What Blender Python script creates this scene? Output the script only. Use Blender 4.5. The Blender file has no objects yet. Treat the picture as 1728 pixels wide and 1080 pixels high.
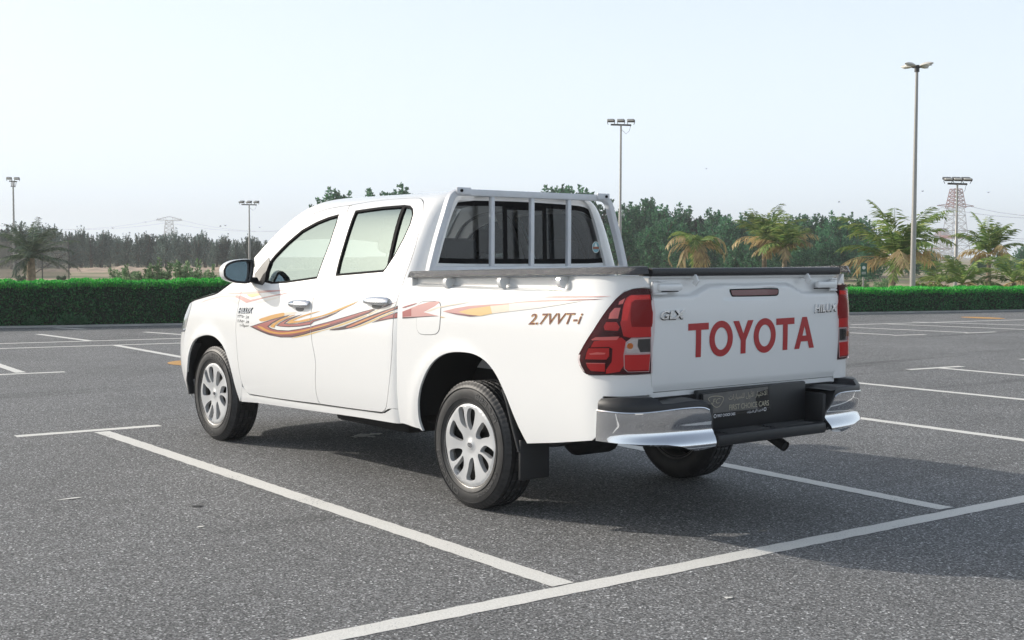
import bpy, bmesh, math, random
import numpy as np
from mathutils import Vector, Matrix
random.seed(7); rng = np.random.default_rng(7)
R = math.radians
scene = bpy.context.scene
COL = scene.collection

# ------------------------------------------------------------------ camera
PW, PH = 1728, 1080                       # pixel size of the photograph
FPX = 2152.1                              # focal length in photo pixels
CAM = np.array([-5.3787, 4.8257, 1.3421])
YAW, PITCH, ROLL = -0.6687, 0.05146, 0.00424
def cam_axes():
    cy, sy, cp, sp = math.cos(YAW), math.sin(YAW), math.cos(PITCH), math.sin(PITCH)
    f = np.array([cy*cp, sy*cp, -sp]); r = np.array([sy, -cy, 0.0]); u = np.cross(r, f)
    cr, sr = math.cos(ROLL), math.sin(ROLL)
    return cr*r+sr*u, -sr*r+cr*u, f
CR, CU, CF = cam_axes()
cam_data = bpy.data.cameras.new('camera'); cam = bpy.data.objects.new('camera', cam_data); COL.objects.link(cam)
cam_data.sensor_width = 36; cam_data.lens = FPX/PW*36; cam_data.clip_start = 0.05; cam_data.clip_end = 6000
M = Matrix.Identity(4)
for i in range(3):
    M[i][0], M[i][1], M[i][2], M[i][3] = CR[i], CU[i], -CF[i], CAM[i]
cam.matrix_world = M
scene.camera = cam

# ------------------------------------------------------------------ sky, sun, exposure
SUN_AZ, SUN_EL = R(32.6), R(25.2)         # direction towards the sun (from +X towards +Y), elevation
world = bpy.data.worlds.new('World'); scene.world = world; world.use_nodes = True
wn, wl = world.node_tree.nodes, world.node_tree.links
bg = wn['Background']; bg.inputs['Strength'].default_value = 0.105
sky = wn.new('ShaderNodeTexSky'); sky.sky_type = 'NISHITA'; sky.sun_disc = False
sky.sun_elevation = SUN_EL; sky.sun_rotation = R(90)-SUN_AZ
sky.air_density = 1.0; sky.dust_density = 4.5; sky.ozone_density = 1.2; sky.altitude = 0
# hazy air: white towards the horizon, clearing to the plain sky overhead
geo = wn.new('ShaderNodeTexCoord'); sep = wn.new('ShaderNodeSeparateXYZ'); wl.new(geo.outputs['Generated'], sep.inputs[0])
el = wn.new('ShaderNodeMapRange'); el.inputs['From Min'].default_value = 0; el.inputs['From Max'].default_value = 1; el.inputs['To Min'].default_value = 1; el.inputs['To Max'].default_value = 0
wl.new(sep.outputs['Z'], el.inputs['Value'])
pw = wn.new('ShaderNodeMath'); pw.operation = 'POWER'; pw.inputs[1].default_value = 1.8; wl.new(el.outputs[0], pw.inputs[0])
fa = wn.new('ShaderNodeMath'); fa.operation = 'MULTIPLY_ADD'; fa.inputs[1].default_value = 0.82; fa.inputs[2].default_value = 0.10; wl.new(pw.outputs[0], fa.inputs[0])
hz = wn.new('ShaderNodeMix'); hz.data_type = 'RGBA'; wl.new(fa.outputs[0], hz.inputs[0])
hz.inputs[7].default_value = (9.5, 10.75, 11.9, 1)
wl.new(sky.outputs[0], hz.inputs[6]); wl.new(hz.outputs[2], bg.inputs['Color'])
sun_d = bpy.data.lights.new('sun', 'SUN'); sun_d.energy = 3.4; sun_d.angle = R(0.6); sun_d.color = (1, 0.94, 0.85)
sun = bpy.data.objects.new('sun', sun_d); COL.objects.link(sun)
sd = Vector((math.cos(SUN_AZ)*math.cos(SUN_EL), math.sin(SUN_AZ)*math.cos(SUN_EL), math.sin(SUN_EL)))
sun.rotation_euler = sd.to_track_quat('Z', 'Y').to_euler(); sun.location = (0, 0, 30)
vs = scene.view_settings
vs.view_transform = 'Standard'; vs.look = 'None'; vs.gamma = 1; vs.exposure = 0.2; vs.use_curve_mapping = False
scene.cycles.max_bounces = 8; scene.cycles.transparent_max_bounces = 24
scene.cycles.sample_clamp_indirect = 6

# ------------------------------------------------------------------ helpers
def ray(p):
    return CF+(p[0]-PW/2)/FPX*CR-(p[1]-PH/2)/FPX*CU
def on_plane(p, axis, val):
    d = ray(p); return CAM+(val-CAM[axis])/d[axis]*d
def on_ground(x, y, z=0.0): return on_plane((x, y), 2, z)
def at_dist(x, dist, z=0.0):
    """ground point seen in photo column x at horizontal distance dist"""
    d = ray((x, 429.0)); h = math.hypot(d[0], d[1]); return np.array([CAM[0]+d[0]/h*dist, CAM[1]+d[1]/h*dist, z])
def project(P):
    d = np.asarray(P)-CAM; z = d@CF
    return np.stack([PW/2+FPX*(d@CR)/z, PH/2-FPX*(d@CU)/z], -1)

MATS = {}
def mat(name, col=(0.8, 0.8, 0.8), rough=0.5, metal=0.0, coat=0.0, spec=0.5, noise=None, bump=None, emit=None):
    """Principled material; noise=(scale, amount) varies the colour, bump=(scale, strength)"""
    if name in MATS: return MATS[name]
    m = bpy.data.materials.new(name); m.use_nodes = True; nt = m.node_tree; b = nt.nodes['Principled BSDF']
    b.inputs['Base Color'].default_value = (*col, 1); b.inputs['Roughness'].default_value = rough
    b.inputs['Metallic'].default_value = metal; b.inputs['Coat Weight'].default_value = coat
    b.inputs['Coat Roughness'].default_value = 0.03; b.inputs['Specular IOR Level'].default_value = spec
    if noise or bump:
        tc = nt.nodes.new('ShaderNodeTexCoord')
    if noise:
        n = nt.nodes.new('ShaderNodeTexNoise'); n.inputs['Scale'].default_value = noise[0]; n.inputs['Detail'].default_value = 5
        nt.links.new(tc.outputs['Object'], n.inputs['Vector'])
        r = nt.nodes.new('ShaderNodeValToRGB'); a = noise[1]
        r.color_ramp.elements[0].position = 0.3; r.color_ramp.elements[1].position = 0.7
        r.color_ramp.elements[0].color = (*[c*(1-a) for c in col], 1); r.color_ramp.elements[1].color = (*[min(1, c*(1+a)) for c in col], 1)
        nt.links.new(n.outputs['Fac'], r.inputs[0]); nt.links.new(r.outputs[0], b.inputs['Base Color'])
    if bump:
        n = nt.nodes.new('ShaderNodeTexNoise'); n.inputs['Scale'].default_value = bump[0]; n.inputs['Detail'].default_value = 3
        nt.links.new(tc.outputs['Object'], n.inputs['Vector'])
        bp = nt.nodes.new('ShaderNodeBump'); bp.inputs['Strength'].default_value = bump[1]; bp.inputs['Distance'].default_value = 0.01
        nt.links.new(n.outputs['Fac'], bp.inputs['Height']); nt.links.new(bp.outputs['Normal'], b.inputs['Normal'])
    if emit:
        b.inputs['Emission Color'].default_value = (*col, 1); b.inputs['Emission Strength'].default_value = emit
    MATS[name] = m; return m
def glass(name, tint, rough=0.0, ior=1.5, refl=(1, 1, 1)):
    m = bpy.data.materials.new(name); m.use_nodes = True; nt = m.node_tree
    nt.nodes.remove(nt.nodes['Principled BSDF']); out = nt.nodes['Material Output']
    t = nt.nodes.new('ShaderNodeBsdfTransparent'); t.inputs[0].default_value = (*tint, 1)
    g = nt.nodes.new('ShaderNodeBsdfGlossy'); g.inputs['Roughness'].default_value = rough; g.inputs[0].default_value = (*refl, 1)
    f = nt.nodes.new('ShaderNodeFresnel'); f.inputs['IOR'].default_value = ior
    x = nt.nodes.new('ShaderNodeMixShader')
    nt.links.new(f.outputs[0], x.inputs[0]); nt.links.new(t.outputs[0], x.inputs[1]); nt.links.new(g.outputs[0], x.inputs[2])
    nt.links.new(x.outputs[0], out.inputs[0]); MATS[name] = m; return m

def link(name, me, m, parent=None):
    o = bpy.data.objects.new(name, me); COL.objects.link(o)
    if m is not None and not me.materials: me.materials.append(m)
    if parent is not None: o.parent = parent
    return o
def empty(name, loc=(0, 0, 0), parent=None):
    o = bpy.data.objects.new(name, None); COL.objects.link(o); o.location = loc; o.empty_display_size = 0.2
    if parent is not None: o.parent = parent
    return o
def tag(o, label=None, cat=None, group=None, kind=None):
    if label: o['label'] = label
    if cat: o['category'] = cat
    if group: o['group'] = group
    if kind: o['kind'] = kind
    return o
class MB:
    """collects shapes; build() links them as one mesh object"""
    def __init__(s): s.v = []; s.f = []
    def add(s, V, F):
        n = len(s.v); s.v += [tuple(map(float, p)) for p in V]; s.f += [tuple(n+i for i in q) for q in F]; return s
    def box(s, c, d, rot=None, bev=0.0):
        x, y, z = [k/2 for k in d]
        if bev <= 0:
            V = [(-x, -y, -z), (x, -y, -z), (x, y, -z), (-x, y, -z), (-x, -y, z), (x, -y, z), (x, y, z), (-x, y, z)]
            F = [(0, 3, 2, 1), (4, 5, 6, 7), (0, 1, 5, 4), (1, 2, 6, 5), (2, 3, 7, 6), (3, 0, 4, 7)]
        else:
            bm = bmesh.new(); bmesh.ops.create_cube(bm, size=1); bmesh.ops.scale(bm, vec=d, verts=bm.verts)
            bmesh.ops.bevel(bm, geom=bm.edges[:], offset=bev, segments=2, affect='EDGES', profile=0.5)
            bm.verts.ensure_lookup_table(); V = [tuple(v.co) for v in bm.verts]; F = [tuple(v.index for v in f.verts) for f in bm.faces]; bm.free()
        if rot is not None: V = [tuple(rot @ Vector(p)) for p in V]
        return s.add([(p[0]+c[0], p[1]+c[1], p[2]+c[2]) for p in V], F)
    def tube(s, pts, rad, n=8, cap=True):
        pts = [np.array(p, float) for p in pts]; rads = rad if hasattr(rad, '__len__') else [rad]*len(pts)
        base = len(s.v); prev = None
        for i, p in enumerate(pts):
            t = pts[min(i+1, len(pts)-1)]-pts[max(i-1, 0)]; t = t/(np.linalg.norm(t)+1e-12)
            if prev is None:
                a = np.array([0, 0, 1.0]) if abs(t[2]) < 0.9 else np.array([1.0, 0, 0]); prev = np.cross(t, a)
            u = prev-t*(prev@t); u /= np.linalg.norm(u)+1e-12; w = np.cross(t, u); prev = u
            for k in range(n):
                a = 2*math.pi*k/n; s.v.append(tuple(p+rads[i]*(math.cos(a)*u+math.sin(a)*w)))
        for i in range(len(pts)-1):
            for k in range(n):
                a, b = base+i*n+k, base+i*n+(k+1) % n; s.f.append((a, b, b+n, a+n))
        if cap:
            s.f.append(tuple(base+k for k in reversed(range(n)))); s.f.append(tuple(base+(len(pts)-1)*n+k for k in range(n)))
        return s
    def sweep(s, path, prof, up=(0, 0, 1), cap=True):
        """prof = closed list of (side, up) offsets; path horizontal-ish; side is right of travel"""
        path = [np.array(p, float) for p in path]; up = np.array(up, float); base = len(s.v); n = len(prof)
        for i, p in enumerate(path):
            t = path[min(i+1, len(path)-1)]-path[max(i-1, 0)]; t /= np.linalg.norm(t); r = np.cross(t, up); r /= np.linalg.norm(r); w = np.cross(r, t)
            for a, b in prof: s.v.append(tuple(p+a*r+b*w))
        for i in range(len(path)-1):
            for k in range(n):
                a, b = base+i*n+k, base+i*n+(k+1) % n; s.f.append((a, b, b+n, a+n))
        if cap:
            s.f.append(tuple(base+k for k in reversed(range(n)))); s.f.append(tuple(base+(len(path)-1)*n+k for k in range(n)))
        return s
    def lathe(s, prof, n=48, axis='y', cap=False):
        """prof = (radius, along)"""
        base = len(s.v); m = len(prof)
        for k in range(n):
            a = 2*math.pi*k/n; c, q = math.cos(a), math.sin(a)
            for r, h in prof: s.v.append((r*c, h, r*q) if axis == 'y' else (r*c, r*q, h))
        for k in range(n):
            for j in range(m-1):
                a = base+k*m+j; b = base+((k+1) % n)*m+j; s.f.append((a, a+1, b+1, b) if axis == 'y' else (a, b, b+1, a+1))
        return s
    def grid(s, P):
        P = np.asarray(P); a, b = P.shape[:2]; base = len(s.v); s.v += [tuple(p) for p in P.reshape(-1, 3)]
        for i in range(a-1):
            for j in range(b-1):
                k = base+i*b+j; s.f.append((k, k+1, k+b+1, k+b))
        return s
    def mesh(s, name, smooth=None):
        me = bpy.data.meshes.new(name); me.from_pydata(s.v, [], s.f); me.update()
        if smooth is not None:
            bm = bmesh.new(); bm.from_mesh(me); bmesh.ops.recalc_face_normals(bm, faces=bm.faces[:])
            for f in bm.faces: f.smooth = True
            for e in bm.edges:
                if len(e.link_faces) == 2 and e.calc_face_angle(0) > R(smooth): e.smooth = False
            bm.to_mesh(me); bm.free()
        return me
    def build(s, name, m, parent=None, smooth=40):
        return link(name, s.mesh(name, smooth), m, parent)
def mirror_mesh(me, name):
    m2 = me.copy(); m2.name = name
    n = len(m2.vertices); co = np.empty(n*3, np.float32); m2.vertices.foreach_get('co', co); co[1::3] *= -1; m2.vertices.foreach_set('co', co)
    m2.flip_normals(); m2.update(); return m2

# ------------------------------------------------------------------ surfaces traced panels lie on
def spline(xs, ys):
    """natural cubic spline as a function of numpy arrays"""
    xs, ys = np.array(xs, float), np.array(ys, float); n = len(xs); h = np.diff(xs); A = np.eye(n); b = np.zeros(n)
    for i in range(1, n-1):
        A[i, i-1:i+2] = h[i-1], 2*(h[i-1]+h[i]), h[i]; b[i] = 3*((ys[i+1]-ys[i])/h[i]-(ys[i]-ys[i-1])/h[i-1])
    c = np.linalg.solve(A, b); d = (c[1:]-c[:-1])/(3*h); bb = (ys[1:]-ys[:-1])/h-h*(2*c[:-1]+c[1:])/3
    def f(x):
        x = np.asarray(x, float); xc = np.clip(x, xs[0], xs[-1]); i = np.clip(np.searchsorted(xs, xc)-1, 0, n-2); t = xc-xs[i]
        return ys[i]+bb[i]*t+c[i]*t*t+d[i]*t**3
    return f
def sstep(a, b, x):
    t = np.clip((np.asarray(x, float)-a)/(b-a), 0, 1); return t*t*(3-2*t)
def superell(n, k=60):
    t = np.linspace(0, math.pi/2, k); return np.cos(t)**(2/n), np.sin(t)**(2/n)
YB = 0.893
def plan(parts):
    """parts: list of (x,y) arrays from nose to rear; returns functions of s with s=-x where x=0 on the side"""
    P = np.concatenate(parts); keep = np.r_[True, np.hypot(*np.diff(P, axis=0).T) > 1e-5]; P = P[keep]
    s = np.r_[0, np.cumsum(np.hypot(*np.diff(P, axis=0).T))]; i0 = np.argmin(abs(P[:, 0])+10*(P[:, 1] < 0.8))
    s = s-s[i0]-P[i0, 0]
    return (lambda q: np.interp(q, s, P[:, 0])), (lambda q: np.interp(q, s, P[:, 1])), s
c_, s_ = superell(2.35)
nose = np.stack([3.46+0.56*c_, YB*s_], 1)
straight = lambda a, b: np.stack([np.linspace(a, b, 80), np.full(80, YB)], 1)
cc, cs = superell(2.6)
cab_rear = np.stack([0.74-0.145*cs, 0.73+(YB-0.73)*cc], 1)
cab_x, cab_y, cab_s = plan([nose, straight(3.45, 0.745), cab_rear, np.stack([np.full(20, 0.595), np.linspace(0.729, 0, 20)], 1)])
rc, rs = superell(2.8)
bed_rear = np.stack([-0.90-0.27*rs, 0.66+(YB-0.66)*rc], 1)
bed_x, bed_y, bed_s = plan([straight(0.80, -0.895), bed_rear, np.stack([np.full(20, -1.17), np.linspace(0.659, 0, 20)], 1)])
PT = np.array([(.20, .075, .20), (.30, .045, .30), (.40, .022, .40), (.5, .007, .5), (.62, 0, .62), (.75, -.001, .75), (.9, .004, .9), (1.0, .014, 1.0), (1.06, .025, 1.06), (1.11, .041, 1.11),
    (1.15, .058, 1.15), (1.25, .093, 1.25), (1.35, .13, 1.35), (1.45, .17, 1.45), (1.55, .215, 1.548), (1.62, .252, 1.612), (1.68, .294, 1.658), (1.73, .34, 1.686), (1.80, .408, 1.706), (1.9, .508, 1.72)])
w_cab, z_cab = spline(PT[:, 0], PT[:, 1]), spline(PT[:, 0], PT[:, 2])
w_bed = spline([.2, .3, .4, .5, .62, .8, .95, 1.05, 1.12, 1.16, 1.2, 1.27], [.075, .045, .02, .006, 0, 0, .002, .008, .018, .026, .031, .038])
w_nose = spline([.2, .28, .4, .55, .68, .80, .90, 1.0, 1.1], [.10, .06, .015, 0, .012, .05, .13, .27, .45])
ARCH = [(0.075, 0.40, 0.42), (3.10, 0.36, 0.40)]          # wheel arch centres and radii
def flare(x, z):
    r = 0
    for cx, cz, ra in ARCH:
        d = np.hypot(x-cx, z-cz); r = r+0.008*np.exp(-((d-ra)/0.05)**2)*(z > 0.2)
    return r
def cab_surf(s, t, off=0.0):
    s, t = np.asarray(s, float), np.asarray(t, float); x, y = cab_x(s), cab_y(s); z = z_cab(t)
    g = sstep(3.3, 3.8, x); w = w_cab(t)
    x2 = x-w_nose(z)*g; y2 = y*(1-w/YB)+flare(x, z)
    return np.stack([x2, y2, z], -1)
def bed_surf(s, z, off=0.0):
    s, z = np.asarray(s, float), np.asarray(z, float); x, y = bed_x(s), bed_y(s)
    w = w_bed(z)+0.035*sstep(1.158, 1.178, z)*(1-sstep(0.72, 0.86, s))
    return np.stack([x, y*(1-w/YB)+flare(x, z), z], -1)
def tg_edge(y):
    a = np.abs(y); return 1.150+0.046*(1-sstep(0.27, 0.43, a))
def tail_surf(u, z, off=0.0):          # u runs to the right seen from behind = -y
    u, z = np.asarray(u, float), np.asarray(z, float); ed = tg_edge(u)
    d = 0.022*sstep(ed-0.012, ed+0.014, z)+0.006*sstep(0.74, 0.70, z)-0.012*(1-((z-0.95)/0.3)**2)+0.012
    lamp = 0.007*sstep(0.205, 0.185, abs(u-0.0))*sstep(0.035, 0.02, abs(z-1.158))
    return np.stack([-1.178+d+lamp, -u, z], -1)
def back_surf(u, z, off=0.0):          # rear wall of the cab, u = -y
    u, z = np.asarray(u, float), np.asarray(z, float)
    return np.stack([0.595+0.03*(z-1.2)+0.02*(u/0.7)**2, -u, z], -1)
def x_plane(x0):
    return lambda u, z, off=0.0: np.stack([np.full(np.shape(np.asarray(u, float)+np.asarray(z, float)), x0), -np.asarray(u, float)+0*np.asarray(z, float), np.asarray(z, float)+0*np.asarray(u, float)], -1)
def normal(surf, s, t):
    e = 2e-3; a = surf(s+e, t)-surf(s-e, t); b = surf(s, t+e)-surf(s, t-e); n = np.cross(a, b); n /= np.linalg.norm(n, axis=-1, keepdims=True)+1e-12
    return n
def trace(surf, pts, guess):
    """photo pixels -> surface parameters, by Newton on the projection"""
    out = []; q = np.array(guess, float)
    for p in pts:
        p = np.array(p, float); q = np.array(guess, float) if not out else q
        for it in range(40):
            e = project(surf(q[0], q[1]))-p
            if np.hypot(*e) < 0.02: break
            h = 1e-4; J = np.stack([(project(surf(q[0]+h, q[1]))-project(surf(q[0]-h, q[1])))/(2*h), (project(surf(q[0], q[1]+h))-project(surf(q[0], q[1]-h)))/(2*h)], 1)
            try: dq = np.linalg.lstsq(J, -e, rcond=1e-3)[0]
            except Exception: break
            m = np.abs(dq).max(); q = q+dq*(min(1, 0.15/m) if m > 0 else 1)
        out.append(tuple(q))
    return out
def Zm(ox, oy, sc, pts): return [(ox+x/sc, oy+y/sc) for x, y in pts]
def smooth_poly(pts, k=2, closed=True):
    P = [np.array(p, float) for p in pts]
    for _ in range(k):
        Q = []; n = len(P)
        for i in range(n if closed else n-1):
            a, b = P[i], P[(i+1) % n]; Q += [0.75*a+0.25*b, 0.25*a+0.75*b]
        if not closed: Q = [P[0]]+Q+[P[-1]]
        P = Q
    return [tuple(p) for p in P]
def crom(pts, k=6):
    """open Catmull-Rom through the points"""
    P = [np.array(p, float) for p in pts]; P = [2*P[0]-P[1]]+P+[2*P[-1]-P[-2]]; out = []
    for i in range(1, len(P)-2):
        for j in range(k):
            t = j/k; a, b, c, d = P[i-1:i+3]
            out.append(tuple(0.5*((2*b)+(-a+c)*t+(2*a-5*b+4*c-d)*t*t+(-a+3*b-3*c+d)*t**3)))
    out.append(tuple(P[-2])); return out
def inset(poly, g):
    P = np.array(poly, float); n = len(P); A = 0.5*np.sum(P[:, 0]*np.roll(P[:, 1], -1)-np.roll(P[:, 0], -1)*P[:, 1]); sg = 1 if A > 0 else -1
    a = P-np.roll(P, 1, 0); b = np.roll(P, -1, 0)-P
    na = np.stack([-a[:, 1], a[:, 0]], 1)/(np.linalg.norm(a, axis=1)[:, None]+1e-9); nb = np.stack([-b[:, 1], b[:, 0]], 1)/(np.linalg.norm(b, axis=1)[:, None]+1e-9)
    m = na+nb; m /= np.maximum(np.linalg.norm(m, axis=1)[:, None], 1e-6); c = np.maximum((m*na).sum(1), 0.45)
    return [tuple(p) for p in P+sg*g*m/c[:, None]]
def dedupe(poly, e=5e-4):
    out = []
    for p in poly:
        if not out or math.hypot(p[0]-out[-1][0], p[1]-out[-1][1]) > e: out.append(p)
    if len(out) > 1 and math.hypot(out[0][0]-out[-1][0], out[0][1]-out[-1][1]) <= e: out.pop()
    return out
def panel_mesh(name, surf, outer, holes=(), step=(0.05, 0.04), off=0.0, thick=0.02, flip=False, clip=None, zlines=(), slines=()):
    """2D polygon (with holes) in surface parameters -> curved sheet with exact normals and a folded rim"""
    bm = bmesh.new()
    for loop in [outer, *holes]:
        loop = dedupe(loop); vs_ = [bm.verts.new((p[0], p[1], 0)) for p in loop]
        for i in range(len(vs_)): bm.edges.new((vs_[i], vs_[(i+1) % len(vs_)]))
    bmesh.ops.triangle_fill(bm, use_beauty=True, use_dissolve=False, edges=bm.edges[:], normal=(0, 0, 1))
    if clip:
        for val, sg in ((clip[0], -1), (clip[1], 1)):
            if val is None: continue
            bmesh.ops.bisect_plane(bm, geom=bm.verts[:]+bm.edges[:]+bm.faces[:], plane_co=(val, 0, 0), plane_no=(sg, 0, 0), clear_outer=True)
    if not bm.faces: bm.free(); return None
    co = np.array([v.co[:2] for v in bm.verts]); lo, hi = co.min(0), co.max(0)
    cuts = [(0, v) for v in np.arange(math.floor(lo[0]/step[0])*step[0], hi[0], step[0])]+[(1, v) for v in np.arange(math.floor(lo[1]/step[1])*step[1], hi[1], step[1])]
    cuts += [(1, v) for v in zlines]+[(0, v) for v in slines]
    for ax, v in cuts:
        if lo[ax]+1e-4 < v < hi[ax]-1e-4:
            no = (1, 0, 0) if ax == 0 else (0, 1, 0); pc = (v+1.3e-5, 0, 0) if ax == 0 else (0, v+1.3e-5, 0)
            bmesh.ops.bisect_plane(bm, geom=bm.verts[:]+bm.edges[:]+bm.faces[:], plane_co=pc, plane_no=no, dist=1e-5)
    bm.verts.ensure_lookup_table(); bm.verts.index_update()
    st = np.array([v.co[:2] for v in bm.verts]); N = normal(surf, st[:, 0], st[:, 1]); P = surf(st[:, 0], st[:, 1])
    sgn = -1 if flip else 1; N = N*sgn; P = P+N*off
    V = [tuple(p) for p in P]; F = []; LN = []
    for f in bm.faces:
        idx = [v.index for v in f.verts]
        n = np.cross(P[idx[1]]-P[idx[0]], P[idx[2]]-P[idx[0]])
        if n@N[idx[0]] < 0: idx = idx[::-1]
        F.append(tuple(idx)); LN += [tuple(N[i]) for i in idx]
    if thick:
        Q = P-N*thick; b0 = len(V)
        for e in bm.edges:
            if len(e.link_faces) == 1:
                f = e.link_faces[0]; a, b = e.verts[0].index, e.verts[1].index
                k = len(V); V += [tuple(P[a]), tuple(P[b]), tuple(Q[b]), tuple(Q[a])]
                n = np.cross(P[b]-P[a], Q[a]-P[a]); cen = P[[v.index for v in f.verts]].mean(0)
                if n@(P[a]-cen) < 0: idx = (k, k+3, k+2, k+1); n = -n
                else: idx = (k, k+1, k+2, k+3)
                ln = np.linalg.norm(n); n = n/ln if ln > 1e-12 else N[a]
                F.append(idx); LN += [tuple(n)]*4
    bm.free()
    me = bpy.data.meshes.new(name); me.from_pydata(V, [], F); me.update()
    me.polygons.foreach_set('use_smooth', [True]*len(me.polygons)); me.normals_split_custom_set(LN); return me
def panel(name, surf, outer, m, parent, both=False, **kw):
    me = panel_mesh(name, surf, outer, **kw)
    if me is None: return None
    o = link(name, me, m, parent)
    if both:
        o2 = link(name, mirror_both(me, name), m, parent if not isinstance(both, bpy.types.Object) else both)
        return o, o2
    return o
def mirror_both(me, name):
    V = [(v.co.x, -v.co.y, v.co.z) for v in me.vertices]; F = [tuple(reversed(p.vertices)) for p in me.polygons]
    ln = np.empty(len(me.loops)*3, np.float32); me.corner_normals.foreach_get('vector', ln); ln = ln.reshape(-1, 3); ln[:, 1] *= -1
    LN = []
    for p in me.polygons: LN += [tuple(ln[i]) for i in reversed(p.loop_indices)]
    m2 = bpy.data.meshes.new(name); m2.from_pydata(V, [], F); m2.update()
    m2.polygons.foreach_set('use_smooth', [True]*len(m2.polygons)); m2.normals_split_custom_set(LN)
    return m2
def text_mesh(body, size=1.0, shear=0.0, offset=0.0, extrude=0.0, spacing=1.0, align='LEFT'):
    cu = bpy.data.curves.new('lettering', 'FONT'); cu.body = body; cu.size = size; cu.shear = shear; cu.offset = offset; cu.extrude = extrude
    cu.space_character = spacing; cu.align_x = align; cu.resolution_u = 4
    o = bpy.data.objects.new('lettering', cu); COL.objects.link(o); dg = bpy.context.evaluated_depsgraph_get(); dg.update()
    me = o.evaluated_get(dg).to_mesh(); V = np.array([v.co[:] for v in me.vertices]).reshape(-1, 3); F = [tuple(p.vertices) for p in me.polygons]
    o.to_mesh_clear() if hasattr(o, 'to_mesh_clear') else None
    bpy.data.objects.remove(o); bpy.data.curves.remove(cu); return V, F
def lettering(name, surf, body, a, b, height, m, parent, off=0.002, depth=0.0, **kw):
    """text on a surface from parameter point a (baseline start) to b (baseline end)"""
    V, F = text_mesh(body, extrude=0.5 if depth else 0.0, **kw)
    if len(V) == 0: return None
    V[:, :2] -= [V[:, 0].min(), 0]; wd = V[:, 0].max(); cap = max(0.3, V[:, 1].max()); a, b = np.array(a, float), np.array(b, float)
    u = V[:, 0]/wd; L = b-a; q = a+u[:, None]*L; q[:, 1] += V[:, 1]/cap*height
    N = normal(surf, q[:, 0], q[:, 1]); P = surf(q[:, 0], q[:, 1])+N*(off+(V[:, 2:3]+0.5)*depth if depth else off)
    me = bpy.data.meshes.new(name); me.from_pydata([tuple(p) for p in P], [], F); me.update()
    return link(name, me, m, parent)
# ------------------------------------------------------------------ truck materials
PAINT = mat('white_paint', (0.82, 0.825, 0.82), 0.38, coat=1.0)
RACKW = mat('rack_paint', (0.60, 0.62, 0.65), 0.42, coat=0.3, noise=(9, 0.06))
BLACK = mat('black_plastic', (0.018, 0.019, 0.021), 0.48, bump=(400, 0.05))
CAPM = mat('rail_cap_plastic', (0.03, 0.03, 0.033), 0.22, bump=(210, 0.8), spec=1.0)
RUBBER = mat('tyre_rubber', (0.028, 0.028, 0.029), 0.52, noise=(14, 0.35), bump=(90, 0.06))
SEAL = mat('window_rubber', (0.006, 0.006, 0.007), 0.8, spec=0.15)
CHROME = mat('chrome', (0.82, 0.83, 0.85), 0.05, metal=1.0)
SILVER = mat('wheel_silver', (0.60, 0.61, 0.62), 0.36, metal=0.35, coat=0.35)
STEEL = mat('dark_steel', (0.035, 0.035, 0.037), 0.6, metal=0.2, noise=(20, 0.3))
UNDER = mat('underbody', (0.012, 0.012, 0.013), 0.85)
FABRIC = mat('seat_fabric', (0.10, 0.10, 0.105), 0.9)
TRIM = mat('cabin_trim', (0.05, 0.05, 0.052), 0.75)
LINER = mat('headliner', (0.38, 0.37, 0.35), 0.9)
MIRR = mat('mirror_glass', (0.9, 0.92, 0.93), 0.01, metal=1.0)
GLS = glass('side_glass', (0.20, 0.25, 0.24), ior=2.9, refl=(0.70, 0.90, 0.94))
GLR = glass('rear_glass', (0.42, 0.46, 0.48), ior=1.6)
GLW = glass('windscreen_glass', (0.80, 0.86, 0.84))
LENS = glass('lamp_lens', (0.98, 0.92, 0.92), ior=1.22)

truck = empty('pickup_truck')
tag(truck, 'white double cab pickup truck with red and orange side stripes parked across painted bay', 'pickup truck')
A = lambda pts: Zm(280, 300, 3.927, pts)
B = lambda pts: Zm(280, 480, 3.927, pts)
C3 = lambda pts: Zm(660, 300, 3.927, pts)
tc = lambda pts, g: trace(cab_surf, pts, g)

# --- door outlines (surface parameters) traced from the photograph
top_line = crom(tc(A([(590, 585), (680, 483), (760, 400), (830, 334), (900, 280), (1000, 230), (1100, 200), (1220, 181)]), (-2.6, 1.25)), 4)
top_line2 = crom(tc(A([(1220, 181), (1400, 152), (1550, 138), (1650, 133)]), (-1.66, 1.67)), 4)
front_gap = crom(tc(A([(522, 700), (500, 760), (483, 830), (470, 910), (463, 1000)])+B([(467, 380), (474, 480), (488, 590), (503, 655), (528, 706), (556, 728)]), (-2.67, 1.13)), 4)
door_bot1 = tc(B([(700, 752), (850, 773), (1021, 794)]), (-2.3, 0.39))
mid_gap = crom(tc(A([(1220, 181), (1190, 262), (1150, 372), (1110, 490), (1075, 590), (1048, 672), (1010, 730), (985, 780), (967, 850), (961, 930)])+B([(962, 300), (968, 380), (982, 450), (992, 530), (990, 610), (994, 700), (1004, 755), (1021, 794)]), (-1.66, 1.66)), 3)
rear_gap = crom(tc(A([(1650, 133), (1685, 136), (1704, 152), (1710, 190), (1700, 260), (1682, 340), (1655, 450), (1620, 560), (1588, 645), (1553, 750), (1522, 860), (1507, 960)])+B([(1503, 330), (1498, 450), (1487, 590), (1475, 700), (1464, 790), (1452, 832), (1432, 849)]), (-0.98, 1.70)), 3)
door_bot2 = tc(B([(1021, 794), (1200, 820), (1350, 840), (1432, 849)]), (-1.59, 0.41))
front_door = top_line+mid_gap[1:]+door_bot1[::-1][1:]+front_gap[::-1]
rear_door = top_line2+rear_gap[1:]+door_bot2[::-1][1:]+mid_gap[::-1][1:-1]
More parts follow.
